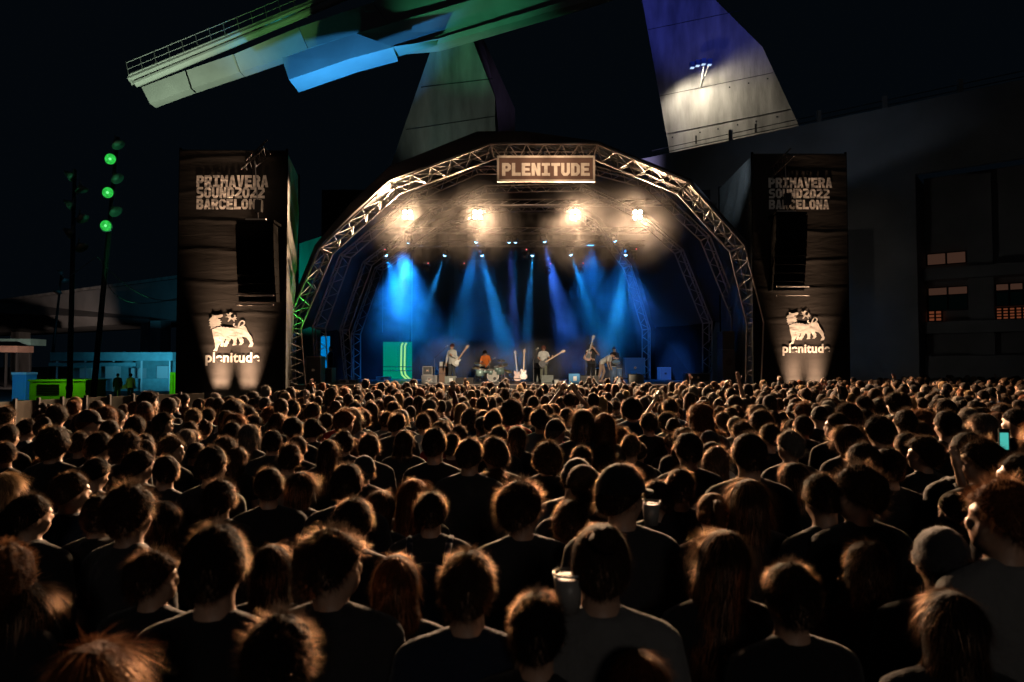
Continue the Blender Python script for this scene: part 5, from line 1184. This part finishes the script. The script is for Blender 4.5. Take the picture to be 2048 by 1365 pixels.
# the people nearest the camera, one by one: x, y of the top of the head, head width, hair, hair colour, top colour, pose, hat
NEAR = [
 (8,1088,128,'curly','ginger','black','relaxed',0),(192,1279,185,'long','ginger','black','relaxed',0),(433,1045,118,'short','dark','black','jacket',0),(262,968,90,'messy','brown','charcoal','relaxed',0),
 (197,988,66,'short','dark','black','relaxed',0),(142,941,62,'short','brown','navy','relaxed',0),(6,943,64,'long','blonde','black','relaxed',0),(0,1022,72,'short','black','black','relaxed',0),
 (308,1100,84,'messy','brown','black','glance',0),(545,1089,100,'bob','brown','black','relaxed',0),(664,1059,114,'messy','dark','charcoal','glance',0),(793,1109,110,'bob','ginger','charcoal','relaxed',0),
 (935,1097,112,'short','brown','navy','jacket',0),(708,993,76,'short','dark','black','relaxed',0),(755,980,70,'bob','brown','black','relaxed',0),(825,957,68,'long','ginger','black','relaxed',0),
 (862,981,66,'short','black','charcoal','folded',0),(695,925,62,'short','dark','black','pockets',0),(600,942,64,'long','dark','black','relaxed',0),(538,934,58,'short','dark','black','jacket',0),
 (1042,963,84,'messy','dark','charcoal','glance',0),(1141,995,72,'short','brown','black','relaxed',0),(1168,922,64,'buzz','light','charcoal','relaxed',0),(1243,917,82,'short','dark','charcoal','glance','cap'),
 (1313,959,60,'short','dark','black','turned',0),(1200,1040,116,'bun','brown','grey','relaxed',0),(1427,983,68,'tail','ginger','black','relaxed',0),(1497,956,82,'long','brown','black','relaxed',0),
 (1517,1010,78,'bob','brown','black','relaxed',0),(1440,1058,112,'long','brown','black','relaxed',0),(1437,1127,118,'wavy','ginger','black','relaxed',0),(1280,1299,122,'bob','ginger','black','relaxed',0),
 (1648,945,74,'short','dark','black','relaxed',0),(1716,930,84,'messy','dark','black','turned',0),(1733,1085,108,'wavy','brown','maroon','relaxed',0),(2003,960,112,'messy','ginger','grey','turned',0),
 (1880,1048,96,'short','black','black','jacket','beanie'),(1908,985,62,'short','dark','black','arm_up',0),
 (109,854,58,'curly','dark','black','relaxed',0),(161,863,38,'short','brown','black','relaxed',0),(200,863,44,'short','dark','black','relaxed',0),(252,863,56,'curly','brown','black','relaxed',0),
 (345,873,46,'messy','light','charcoal','glance',0),(389,882,34,'buzz','dark','black','relaxed',0),(278,898,50,'short','dark','black','relaxed',0),(332,910,50,'short','brown','charcoal','turned',0),
 (425,890,56,'short','dark','black','jacket',0),(470,895,42,'wavy','brown','black','relaxed',0),(452,874,48,'curly','brown','black','relaxed',0),(546,859,38,'short','dark','charcoal','relaxed',0),
 (597,871,38,'short','brown','black','relaxed',0),(577,889,48,'messy','dark','grey','relaxed',0),(656,878,46,'long','dark','black','relaxed',0),(507,862,38,'bob','dark','black','relaxed',0),
 (466,845,36,'messy','black','black','relaxed',0),(624,838,40,'curly','dark','black','relaxed',0),(587,833,36,'short','dark','black','relaxed',0),(92,913,50,'curly','ginger','black','relaxed',0),
 (188,915,50,'short','black','black','relaxed',0),(12,883,40,'short','brown','black','turned',0),(40,862,34,'bob','dark','black','relaxed',0),(222,839,38,'short','dark','black','relaxed',0),
 (690,862,40,'messy','dark','black','relaxed',0),(739,869,44,'messy','brown','charcoal','relaxed',0),(808,860,42,'bob','dark','charcoal','relaxed',0),(870,854,48,'short','dark','black','jacket',0),
 (940,875,50,'short','dark','charcoal','jacket',0),(990,877,48,'flat','dark','black','relaxed',0),(994,851,38,'short','brown','black','relaxed',0),(1030,851,42,'long','brown','black','relaxed',0),
 (1092,884,66,'afro','brown','black','relaxed',0),(1148,913,56,'short','light','white','relaxed','beanie'),(988,938,52,'wavy','brown','charcoal','relaxed',0),(727,909,44,'short','grey','black','turned','beanie'),
 (1162,890,46,'short','dark','black','relaxed',0),(1208,890,46,'messy','dark','black','relaxed',0),(1262,868,40,'short','light','charcoal','relaxed',0),(1275,880,36,'buzz','dark','black','relaxed',0),
 (1220,869,42,'afro','dark','black','relaxed',0),(1165,817,46,'long','brown','black','relaxed',0),(1208,825,46,'long','ginger','black','relaxed',0),(1195,848,44,'long','brown','black','relaxed',0),
 (1297,825,32,'short','dark','black','relaxed',0),(1112,834,36,'short','grey','charcoal','glance','cap'),(985,820,34,'short','dark','black','relaxed',0),(1345,866,34,'short','brown','black','relaxed',0),
 (1366,856,46,'wavy','brown','black','relaxed',0),(1497,864,60,'short','dark','black','jacket',0),(1376,863,50,'short','dark','black','jacket',0),(1402,808,52,'wavy','ginger','charcoal','relaxed',0),
 (1537,846,40,'short','brown','black','relaxed',0),(1580,859,46,'short','grey','black','relaxed',0),(1605,830,34,'short','dark','black','relaxed',0),(1673,825,38,'short','dark','black','turned',0),
 (1695,848,50,'long','brown','black','relaxed',0),(1725,883,56,'short','dark','black','jacket',0),(1758,832,50,'curly','black','black','relaxed',0),(1811,864,44,'short','dark','charcoal','relaxed',0),
 (1845,873,60,'curly','dark','black','turned',0),(1893,819,50,'short','dark','black','relaxed',0),(1935,862,58,'short','black','black','jacket',0),(1960,878,66,'messy','brown','black','turned',0),
 (1793,786,40,'afro','dark','black','relaxed',0),(1654,800,26,'short','grey','black','relaxed',0),(1587,805,26,'short','grey','black','relaxed','beanie'),(1486,843,40,'messy','brown','black','relaxed',0),
 (2030,815,46,'short','dark','black','relaxed',0),(1830,830,30,'short','brown','black','relaxed','cap'),(1775,894,56,'short','dark','black','jacket',0),(2040,905,70,'short','dark','black','turned',0),
 (60,985,70,'short','dark','black','relaxed',0),(1360,935,60,'short','dark','black','jacket',0),(1590,925,62,'bob','dark','black','relaxed',0),(330,1000,70,'bob','dark','black','relaxed',0),(440,960,66,'messy','dark','black','jacket',0),
 (60,1160,110,'long','dark','black','relaxed',0),(1580,1120,110,'short','dark','black','jacket',0),(1075,1180,120,'short','black','black','jacket',0),(560,1230,150,'messy','black','black','jacket',0),(1900,1180,130,'bob','dark','black','relaxed',0),
 (1138,786,22,'short','dark','black','clapping',0),(1327,806,26,'messy','dark','black','clapping',0),(578,815,24,'short','dark','black','arm_up',0),(1462,776,20,'short','dark','black','arm_up',0),
]
SKIP_BACK = {1075, 560, 1580}
people = []        # x, D, scale, yaw, pose, hair, hc, tc, hat, px, ytop
HW = {'curly': .235, 'afro': .28, 'bob': .215, 'long': .215, 'wavy': .235, 'messy': .205, 'buzz': .172, 'bun': .185, 'tail': .185, 'short': .185, 'flat': .19, 'tied': .18}
def face_stage(x, D): return -math.atan2(1.0 - x, 31 - D)
for px, py, w, hr, hc, tc, pose, hat in NEAR:
    D = F * HW[hr] / w
    top = 1.765 + (.02 if hat else 0) + {'afro': .03, 'curly': .012}.get(hr, 0)
    z = W(px, py, D).z; s = z / top
    if not .88 <= s <= 1.10:
        s = min(1.10, max(.88, s))
        D = (CAM_H - top * s) * F / max(6, (py - HY))
    if pose == 'relaxed': pose = R.choice(['relaxed', 'tilted', 'looking_left', 'head_down', 'hoodie', 'looking_right'])
    people.append([W(px, py, D).x, D, s, R.gauss(0, .15), pose, hr, hc, tc, hat, px, py, True])
def crowd_limit(x):
    px = 1024 + F * x / 20
    return None
taken = {}
def key(x, y): return int(math.floor(x / .6)), int(math.floor(y / .6))
def free(x, y, r):
    kx, ky = key(x, y)
    for i in range(-1, 2):
        for j in range(-1, 2):
            for a, b in taken.get((kx + i, ky + j), ()):
                if (a - x) ** 2 + (b - y) ** 2 < r * r: return False
    return True
for p in people: taken.setdefault(key(p[0], p[1]), []).append((p[0], p[1]))
hand_px = [(p[9], p[10], F * .2 / p[1], p[1]) for p in people]
styles = ['short'] * 6 + ['messy'] * 6 + ['buzz'] * 2 + ['curly'] * 5 + ['bob'] * 3 + ['long'] * 4 + ['wavy'] * 2 + ['tail', 'bun', 'afro', 'flat', 'flat', 'tail', 'bun']
def far_limit(px):
    if px < 0: return 9.5
    if px < 410: return 9.8 + px / 410 * 3.4
    if px < 570: return 13.2 + (px - 410) / 160 * 3
    if px < 720: return 16.4 + (px - 570) / 150 * 4.2
    if px < 1530: return 21.5
    return min(32, 21.5 + (px - 1530) / 40)
for att in range(26000):
    D = math.sqrt(R.uniform(4.3 ** 2, 33 ** 2)); px = R.uniform(-60, 2108); x = (px - 1024) / F * D
    if D > far_limit(px): continue
    if not free(x, D, .39 if D > 7.5 else .44): continue
    s = R.gauss(.985, .045); s = max(.89, min(1.09, s)); py = HY + (CAM_H - 1.765 * s) * F / D
    if D < 6.5 and any(abs(px - hx) < (F * .2 / D + hw) * .42 and abs(py - hy) < (F * .2 / D + hw) * .5 for hx, hy, hw, hd in hand_px): continue
    st_ = R.choice(styles); pose = R.choice(['relaxed', 'relaxed', 'tilted', 'tilted', 'looking_left', 'looking_left', 'looking_right', 'head_down', 'hoodie', 'pockets', 'folded', 'jacket', 'turned', 'glance'])
    if D > 9 and R.random() < .028: pose = R.choice(['arm_up', 'clapping'])
    hat = 'cap' if R.random() < .05 else 'beanie' if R.random() < .02 else 0
    people.append([x, D, s, R.gauss(0, .22), pose, st_, R.choice(['black'] * 2 + ['dark'] * 5 + ['brown'] * 4 + ['light', 'blonde', 'ginger', 'grey']), R.choice(['black'] * 5 + ['charcoal'] * 3 + ['navy', 'olive', 'maroon', 'grey', 'white', 'denim', 'red']), hat, px, py, False])
    taken.setdefault(key(x, D), []).append((x, D))
people.sort(key=lambda p: (not p[11], p[1]))
single = people[:296]; rest = people[296:]
single.sort(key=lambda p: p[1])
ORD = ['first', 'second', 'third', 'fourth', 'fifth', 'sixth', 'seventh', 'eighth', 'ninth', 'tenth', 'eleventh', 'twelfth', 'thirteenth', 'fourteenth', 'fifteenth', 'sixteenth', 'seventeenth', 'eighteenth', 'nineteenth', 'twentieth']
ORD += [t_ + '-' + w_ for t_ in ('twenty', 'thirty', 'forty', 'fifty', 'sixty', 'seventy') for w_ in ORD[:9] + ['tenth']]
LANDMARKS = ((170, 'lamp masts'), (345, 'road pier'), (580, 'left tower'), (740, 'left arch leg'), (870, 'green panel'), (945, 'cream guitar'), (1040, 'drum kit'), (1130, 'long-haired bassist'),
             (1260, 'bending musician'), (1420, 'right stage wing'), (1530, 'right arch leg'), (1710, 'right tower'), (1840, 'building wall'), (9999, 'lit windows'))
rows_, cur = [], []
for p in single:                    # rows of 7 nearest, widening to 22 farther off
    cur.append(p)
    if len(cur) >= min(22, 7 + 3 * len(rows_)): rows_.append(cur); cur = []
if cur: rows_.append(cur)
for r, row in enumerate(rows_):
    row = sorted(row, key=lambda p: p[9])
    for k, p in enumerate(row):
        x, D, s, dy, pose, hr, hc, tc, hat, px, py, hnd = p
        hn = (hat + '-wearing') if hat else HN[hr] + '-haired'
        act = {'arm_up': ' raising an arm', 'clapping': ' clapping overhead', 'turned': ' glancing aside', 'glance': ' glancing aside'}.get(pose, '')
        lm = next(n for lim, n in LANDMARKS if px < lim)
        lab = '%s person%s, %s row from camera, %s from left, below %s' % (hn, act, ORD[r], ORD[k], lm)
        bag = R.choice(['black', 'navy', 'olive', 'charcoal']) if (R.random() < .12 and pose not in ('hoodie', 'looking_right') and hr not in ('long', 'wavy')) else None
        add_person(x, D, s, face_stage(x, D) + dy, pose, hr, hc, tc, lab, 'people in the crowd', hat or None, 'charcoal' if hat == 'beanie' else 'black', R.uniform(.96, 1.08), bag)
print('people', len(people), 'single', len(single))

# everyone farther off: one mass of simplified but whole figures
def arr(mb): return np.array([tuple(v) for v in mb.v], float), mb.f
def low_body():
    m = MB(); m.ball((0, -.005, 1.635), (.078, .095, .105), 9, 7); m.tube((0, 0, 1.46), (0, 0, 1.58), .06, .055, 7); return m
def low_shirt(pose):
    m = MB().loft([(0, 0, .84, .18, .13), (0, 0, 1.1, .165, .118), (0, 0, 1.34, .20, .125), (0, -.01, 1.42, .19, .10), (0, -.01, 1.47, .10, .075), (0, 0, 1.50, .07, .065)], 12)
    J = dict(DEF); J.update(POSES[pose])
    for k, s in ((0, -1), (1, 1)):
        a = Vector((s * .185, -.01, 1.39)); m.ball(a, .07, 8, 5).tube(a, J['el'][k], .07, .055, 7).tube(J['el'][k], J['wr'][k], .055, .035, 7)
    for s in (-1, 1): m.tube((s * .09, 0, .9), (s * .1, 0, .05), .09, .06, 6)
    return m
LB = arr(low_body()); LS = {k: arr(low_shirt(k)) for k in ('relaxed', 'folded', 'arm_up', 'clapping')}
hb_ = MB()
for s in (-1, 1):
    hand(hb_, Vector((s * .10, .14, 1.80)), (-s * .35, 0, 1), (s, 0, .2), 1, .2, r=.011)
LHAND = {'clapping': arr(hb_)}; hb_ = MB(); hand(hb_, Vector((.22, .12, 1.88)), (-.1, .1, 1), (0, -1, 0), 1, .25, r=.011); LHAND['arm_up'] = arr(hb_)
LH, LHS = {}, {}
for st in HST:
    mb = hair_mb(st, n=230, seed=90, wid=.007, nu=14, nv=8); nsv = 9 * 14
    LHS[st] = (np.array(mb.v[:nsv], float), mb.f[:14 * 8]); LH[st] = (np.array(mb.v[nsv:], float), [tuple(i - nsv for i in f) for f in mb.f[14 * 8:]])
def crowd(rest):
    Vl, Fl, Ml, Cl = [], [], [], []; off = 0
    for x, D, s, dy, pose, hr, hc, tc, hat, px, py, hnd in rest:
        yaw = face_stage(x, D) + dy; c, sn = math.cos(yaw), math.sin(yaw); T = np.array([[c, -sn, 0], [sn, c, 0], [0, 0, 1]]) * s
        hst = 'tied' if hr in ('bun', 'tail') else hr; ps = pose if pose in LS else 'relaxed' if pose != 'jacket' else 'folded'
        skin_c = np.array((.42, .25, .17)) * (.7 + .5 * R.random()); hc_ = HC[hc] if not hat else TC['charcoal']
        parts_ = [(LB, 0, skin_c), (LS[ps], 1, TC[tc]), (LHS[hst], 1, hc_), (LH[hst], 2, hc_)]
        if ps in LHAND: parts_.append((LHAND[ps], 0, skin_c))
        for (V, Fc), mi, col in parts_:
            Vl.append(V @ T.T + np.array((x, D, 0))); Fl += [tuple(i + off for i in f) for f in Fc]; Ml += [mi] * len(Fc); Cl += [(*col, 1)] * len(V); off += len(V)
    V = np.concatenate(Vl); me = bpy.data.meshes.new('crowd'); me.from_pydata(V.tolist(), [], Fl)
    me.polygons.foreach_set('material_index', Ml); me.polygons.foreach_set('use_smooth', [True] * len(Fl))
    ca = me.color_attributes.new('col', 'FLOAT_COLOR', 'POINT'); ca.data.foreach_set('color', np.array(Cl, 'f').ravel())
    def am(name, rough):
        m = bpy.data.materials.new(name); m.use_nodes = True; b = m.node_tree.nodes['Principled BSDF']; a = m.node_tree.nodes.new('ShaderNodeAttribute'); a.attribute_name = 'col'
        m.node_tree.links.new(a.outputs['Color'], b.inputs['Base Color']); b.inputs['Roughness'].default_value = rough; b.inputs['Specular IOR Level'].default_value = .25; return m
    me.materials.append(am('crowd_skin', .5)); me.materials.append(am('crowd_cloth', .9)); me.materials.append(M['hairc'])
    me.update(); o = bpy.data.objects.new('crowd', me); COL.objects.link(o)
    return tag(o, 'dense mass of far concertgoers packed up to the stage front', 'crowd', kind='stuff')
crowd(rest)
# held things
def cup(px, py, D, label, w=.043, h=.12):
    c = W(px, py, D); t = thing('plastic_cup', label, 'cup', (c.x, c.y, c.z - h), 'cups held in the crowd')
    pc = mat('cup_plastic', (.22, .21, .20), .4)
    obj('cup_wall', MB().tube((c.x, D, c.z - h), (c.x, D, c.z - .012), w * .72, w, 18), pc, t, True)
    r = obj('cup_rim', MB(), pc, t) if False else None
    mb = MB(); n = 20
    for k in range(n):
        a, b = 2 * math.pi * k / n, 2 * math.pi * (k + 1) / n
        mb.tube((c.x + w * math.cos(a), D + w * math.sin(a), c.z), (c.x + w * math.cos(b), D + w * math.sin(b), c.z), .004, n=5)
    obj('cup_rim', mb, pc, t); obj('drink', MB().tube((c.x, D, c.z - .022), (c.x, D, c.z - .011), w * .95, w * .96, 18), mat('beer', (.10, .06, .03), .6), t)
cup(1302, 1003, 3.55, 'pale plastic cup held up beside the head of the side-glancing man', .046)
cup(1137, 1146, 2.15, 'dark plastic cup held left of the big tied-up head', .047)
def fist(px, py, D, label=None): pass
p = W(578, 797, 17.6); ph = thing('phone', 'lit phone held up above the crowd near the left tower', 'phone', tuple(p))
obj('case', MB().box(p - Vector((.045, 0, .08)), p + Vector((.045, .008, .08))), M['black'], ph); obj('display', MB().box(p - Vector((.04, .002, .073)), p + Vector((.04, .0, .073))), emis('phone_display', (.45, .6, .75), .8), ph)
p = W(2009, 880, 4.4); ph = thing('phone', 'phone with turquoise display glimpsed at the far right of the crowd', 'phone', tuple(p))
obj('case', MB().box(p - Vector((.036, 0, .07)), p + Vector((.036, .008, .07))), M['black'], ph); obj('display', MB().box(p - Vector((.03, .002, .062)), p + Vector((.024, .0, .045))), emis('turquoise_display', (.1, .7, .6), .7), ph)

# ------------------------------------------------------------------ the band (they face the camera)
POSES['band_guitar'] = dict(sleeve=1, turn=-.35, el=[(-.24, .02, 1.13), (.27, .0, 1.14)], wr=[(-.17, .25, 1.20), (.28, .05, .88)], hd=[(.4, .2, .5), (0, .2, -1)], up=[(0, 1, .3), (1, 0, 0)], curl=.7, an=[(-.16, -.02, .09), (.12, .06, .09)])
POSES['band_bass'] = dict(nod=-.3, el=[(-.28, .02, 1.16), (.26, -.02, 1.16)], wr=[(-.34, .26, 1.16), (.14, .22, 1.02)], hd=[(-.2, .1, .6), (-.6, .1, -.4)], up=[(0, 1, .3), (.3, 1, 0)], curl=.7)
POSES['band_upright'] = dict(el=[(-.30, .10, 1.24), (.24, .06, 1.14)], wr=[(-.10, .26, 1.44), (.05, .26, 1.05)], hd=[(.5, .2, .6), (-.7, .1, -.2)], up=[(0, 1, 0), (.3, 1, 0)], curl=.7)
POSES['band_drum'] = dict(lean=.38, nod=-.45, el=[(-.26, .12, 1.16), (.26, .12, 1.16)], wr=[(-.16, .36, 1.06), (.18, .36, 1.08)], hd=[(.2, 1, -.1), (-.2, 1, -.1)], up=[(0, 0, 1), (0, 0, 1)], curl=.8, kn=[(-.22, .42, .80), (.22, .42, .80)], an=[(-.2, .42, .42), (.2, .42, .42)])
POSES['band_bend'] = dict(sleeve=0, lean=1.0, nod=-.2, el=[(-.22, .22, 1.20), (.22, .22, 1.20)], wr=[(-.12, .42, 1.16), (.14, .42, 1.12)], hd=[(0, 1, 0), (0, 1, 0)], up=[(0, 0, 1), (0, 0, 1)], curl=.6, kn=[(-.1, .10, .50), (.12, -.02, .50)], an=[(-.11, -.04, .09), (.12, -.14, .09)])
def band(px, D, h, yaw, pose, hair, hc, tc, label, z0=SZ, hat=None, hatc=None, trousers=(.05, .055, .06)):
    p = add_person(W(px, 740, D).x, D, h / 1.77, math.pi + yaw, pose, hair, hc, tc, label, 'band on stage', hat, hatc); p.location.z = z0
    for c in p.children:
        if c.name.startswith('trousers'): c.color = (*trousers, 1)
    J = POSES[pose]
    if J.get('lean'):
        L = J['lean']; M_ = Matrix.Translation((0, 0, .92)) @ Matrix.Rotation(-L, 4, 'X') @ Matrix.Translation((0, 0, -.92))
        for c in p.children:
            if c.name.split('.')[0] in ('hair', 'cap', 'beanie'): c.matrix_local = M_ @ Matrix.Translation((0, 0, 1.56)) @ Matrix.Rotation(J.get('turn', 0), 4, 'Z') @ Matrix.Rotation(J.get('nod', 0), 4, 'X') @ Matrix.Translation((0, 0, -1.56))
    elif J.get('nod'):
        for c in p.children:
            if c.name.split('.')[0] in ('hair', 'cap', 'beanie'): c.matrix_local = Matrix.Translation((0, 0, 1.56)) @ Matrix.Rotation(J.get('turn', 0), 4, 'Z') @ Matrix.Rotation(J['nod'], 4, 'X') @ Matrix.Translation((0, 0, -1.56))
    e = MB()
    for s in (-1, 1): e.ball((s * .032, .083, 1.632), (.012, .008, .007), 8, 6)
    Mh = Matrix.Translation((0, 0, 1.56)) @ Matrix.Rotation(J.get('turn', 0), 4, 'Z') @ Matrix.Rotation(J.get('nod', 0), 4, 'X') @ Matrix.Translation((0, 0, -1.56))
    if J.get('lean'): Mh = Matrix.Translation((0, 0, .92)) @ Matrix.Rotation(-J['lean'], 4, 'X') @ Matrix.Translation((0, 0, -.92)) @ Mh
    eo = bpy.data.objects.new('eyes', e.mesh('eyes', M['black'], True)); COL.objects.link(eo); eo.parent = p; eo.matrix_local = Mh
    return p
band(904, 31.4, 1.80, -.5, 'band_guitar', 'short', 'grey', 'white', 'guitarist in white long-sleeved shirt and grey jeans at stage left', hat='beanie', hatc='maroon', trousers=(.06, .065, .07))
guitar_mesh(1.0, M['cream'], M['white'], M['wood'], 'electric_guitar', 'cream electric guitar held up by the white-shirted guitarist', tuple(W(913, 724, 31.05)), .62, bass=False)
band(973, 33.5, 1.74, -.25, 'band_drum', 'messy', 'dark', 'orange', 'drummer in orange shirt leaning over the drum kit', z0=SZ - .14, trousers=(.03, .03, .03))
st_ = W(975, 740, 33.5); t = thing('drum_stool', 'black drum stool under the drummer', 'stool', (st_.x, 33.5, SZ))
obj('seat', MB().tube((st_.x, 33.52, SZ + .48), (st_.x, 33.52, SZ + .55), .18, n=16), M['black'], t); obj('leg', MB().tube((st_.x, 33.52, SZ), (st_.x, 33.52, SZ + .48), .03), M['chrome'], t)
band(1087, 31.6, 1.73, .15, 'band_bass', 'long', 'pink', 'white', 'bassist with long pinkish hair, cream T-shirt and camouflage trousers', trousers=(.16, .17, .13))
guitar_mesh(1.0, M['black'], M['case'], M['wood'], 'electric_bass', 'dark bass guitar slung across the long-haired bassist', tuple(W(1087, 727, 31.25)), 1.02, bass=True)
band(1183, 31.2, 1.84, .1, 'band_upright', 'short', 'light', 'charcoal', 'guitarist in dark clothes and headband holding a sunburst guitar upright', hat='beanie', hatc='grey', trousers=(.012, .012, .014))
guitar_mesh(1.05, M['burst'], M['black'], mat('ebony_neck', (.1, .08, .07), .4), 'electric_guitar', 'sunburst guitar held neck-up by the dark-dressed guitarist', tuple(W(1176, 712, 30.85)), .28)
band(1203, 32.8, 1.78, 1.15, 'band_bend', 'short', 'dark', 'white', 'musician in white shirt bending forward over the percussion', trousers=(.35, .24, .18))
band(1229, 34.2, 1.74, .2, 'folded', 'short', 'dark', 'navy', 'musician in pale blue hat standing behind the percussion', hat='cap', hatc='denim', trousers=(.02, .04, .1))
# stage techs and yard figures seen small
p = add_person(W(661, 740, 33).x, 33, .98, 2.2, 'folded', 'short', 'dark', 'black', 'crew member in black silhouetted against the blue opening', None); p.location.z = SZ
for px, lb, tc in ((262, 'person in pale top standing in the yard right of the gazebo', 'white'), (236, 'person in dark top standing in the yard left of the gazebo', 'navy')):
    add_person(W(px, 740, 44).x, 44, 1, .6, 'jacket', 'short', 'dark', tc, lb, 'people in the yard')

# ------------------------------------------------------------------ smoke
def smoke(label, c, r, dens, nscale, lo, hi, seed=0, fall=1.0, color=(1, 1, 1)):
    me = MB().ball((0, 0, 0), 1, 20, 14).mesh('smoke'); m = bpy.data.materials.new('smoke'); m.use_nodes = True; nt = m.node_tree; nt.nodes.clear()
    out = nt.nodes.new('ShaderNodeOutputMaterial'); v = nt.nodes.new('ShaderNodeVolumePrincipled'); v.inputs['Color'].default_value = (*color, 1); v.inputs['Anisotropy'].default_value = 0.0
    tc = nt.nodes.new('ShaderNodeTexCoord'); ln = nt.nodes.new('ShaderNodeVectorMath'); ln.operation = 'LENGTH'; nt.links.new(tc.outputs['Object'], ln.inputs[0])
    f = nt.nodes.new('ShaderNodeMapRange'); f.interpolation_type = 'SMOOTHSTEP'; f.inputs['From Min'].default_value = 1; f.inputs['From Max'].default_value = 1 - fall; nt.links.new(ln.outputs['Value'], f.inputs['Value'])
    mp = nt.nodes.new('ShaderNodeMapping'); mp.inputs['Scale'].default_value = r; mp.inputs['Location'].default_value = (seed * 7.3, seed * 3.1, seed); nt.links.new(tc.outputs['Object'], mp.inputs[0])
    n = nt.nodes.new('ShaderNodeTexNoise'); n.inputs['Scale'].default_value = nscale; n.inputs['Detail'].default_value = 4; n.inputs['Distortion'].default_value = .6; nt.links.new(mp.outputs[0], n.inputs['Vector'])
    g = nt.nodes.new('ShaderNodeMapRange'); g.inputs['From Min'].default_value = lo; g.inputs['From Max'].default_value = hi; nt.links.new(n.outputs['Fac'], g.inputs['Value'])
    a = nt.nodes.new('ShaderNodeMath'); a.operation = 'MULTIPLY'; nt.links.new(f.outputs[0], a.inputs[0]); nt.links.new(g.outputs[0], a.inputs[1])
    b = nt.nodes.new('ShaderNodeMath'); b.operation = 'MULTIPLY'; b.inputs[1].default_value = dens; nt.links.new(a.outputs[0], b.inputs[0]); nt.links.new(b.outputs[0], v.inputs['Density'])
    nt.links.new(v.outputs[0], out.inputs['Volume']); me.materials.append(m)
    o = bpy.data.objects.new('smoke', me); COL.objects.link(o); o.location = c; o.scale = r
    return tag(o, label, 'smoke', None, 'stuff')
KW = ['leftmost', 'second', 'third', 'rightmost']
for k, (x, y) in enumerate(BLINDERS):
    c = W(x, y, BLIND_D - 1.3); sz = (2.7, 2.5, 3.0, 2.6)[k]; c.z -= .2
    smoke('warm glowing smoke around the ' + KW[k] + ' blinder', c, (sz, 1.5, sz), .019, .8, .36, .64, k, .98)
smoke('blue-lit stage haze filling the rear of the stage', W(1020, 620, 35.5), (9.5, 2.7, 4.4), .20, .45, .28, .70, 9, .5)
smoke('dense blue smoke plume at the stage\'s left', W(805, 610, 34.6), (2.5, 1.6, 2.7), .50, .7, .38, .62, 5, .8)
smoke('grey puff of smoke before the bending musician', W(1229, 745, 31.8), (.75, .6, .95), .9, 1.6, .35, .65, 3, .9)
smoke('faint drift of smoke at the foot of the right building', W(1760, 755, 29), (2.6, 1.5, 1.3), .5, .7, .4, .7, 4, .9)
print('objects', len(bpy.data.objects), 'tris', sum(len(m.polygons) for m in bpy.data.meshes))
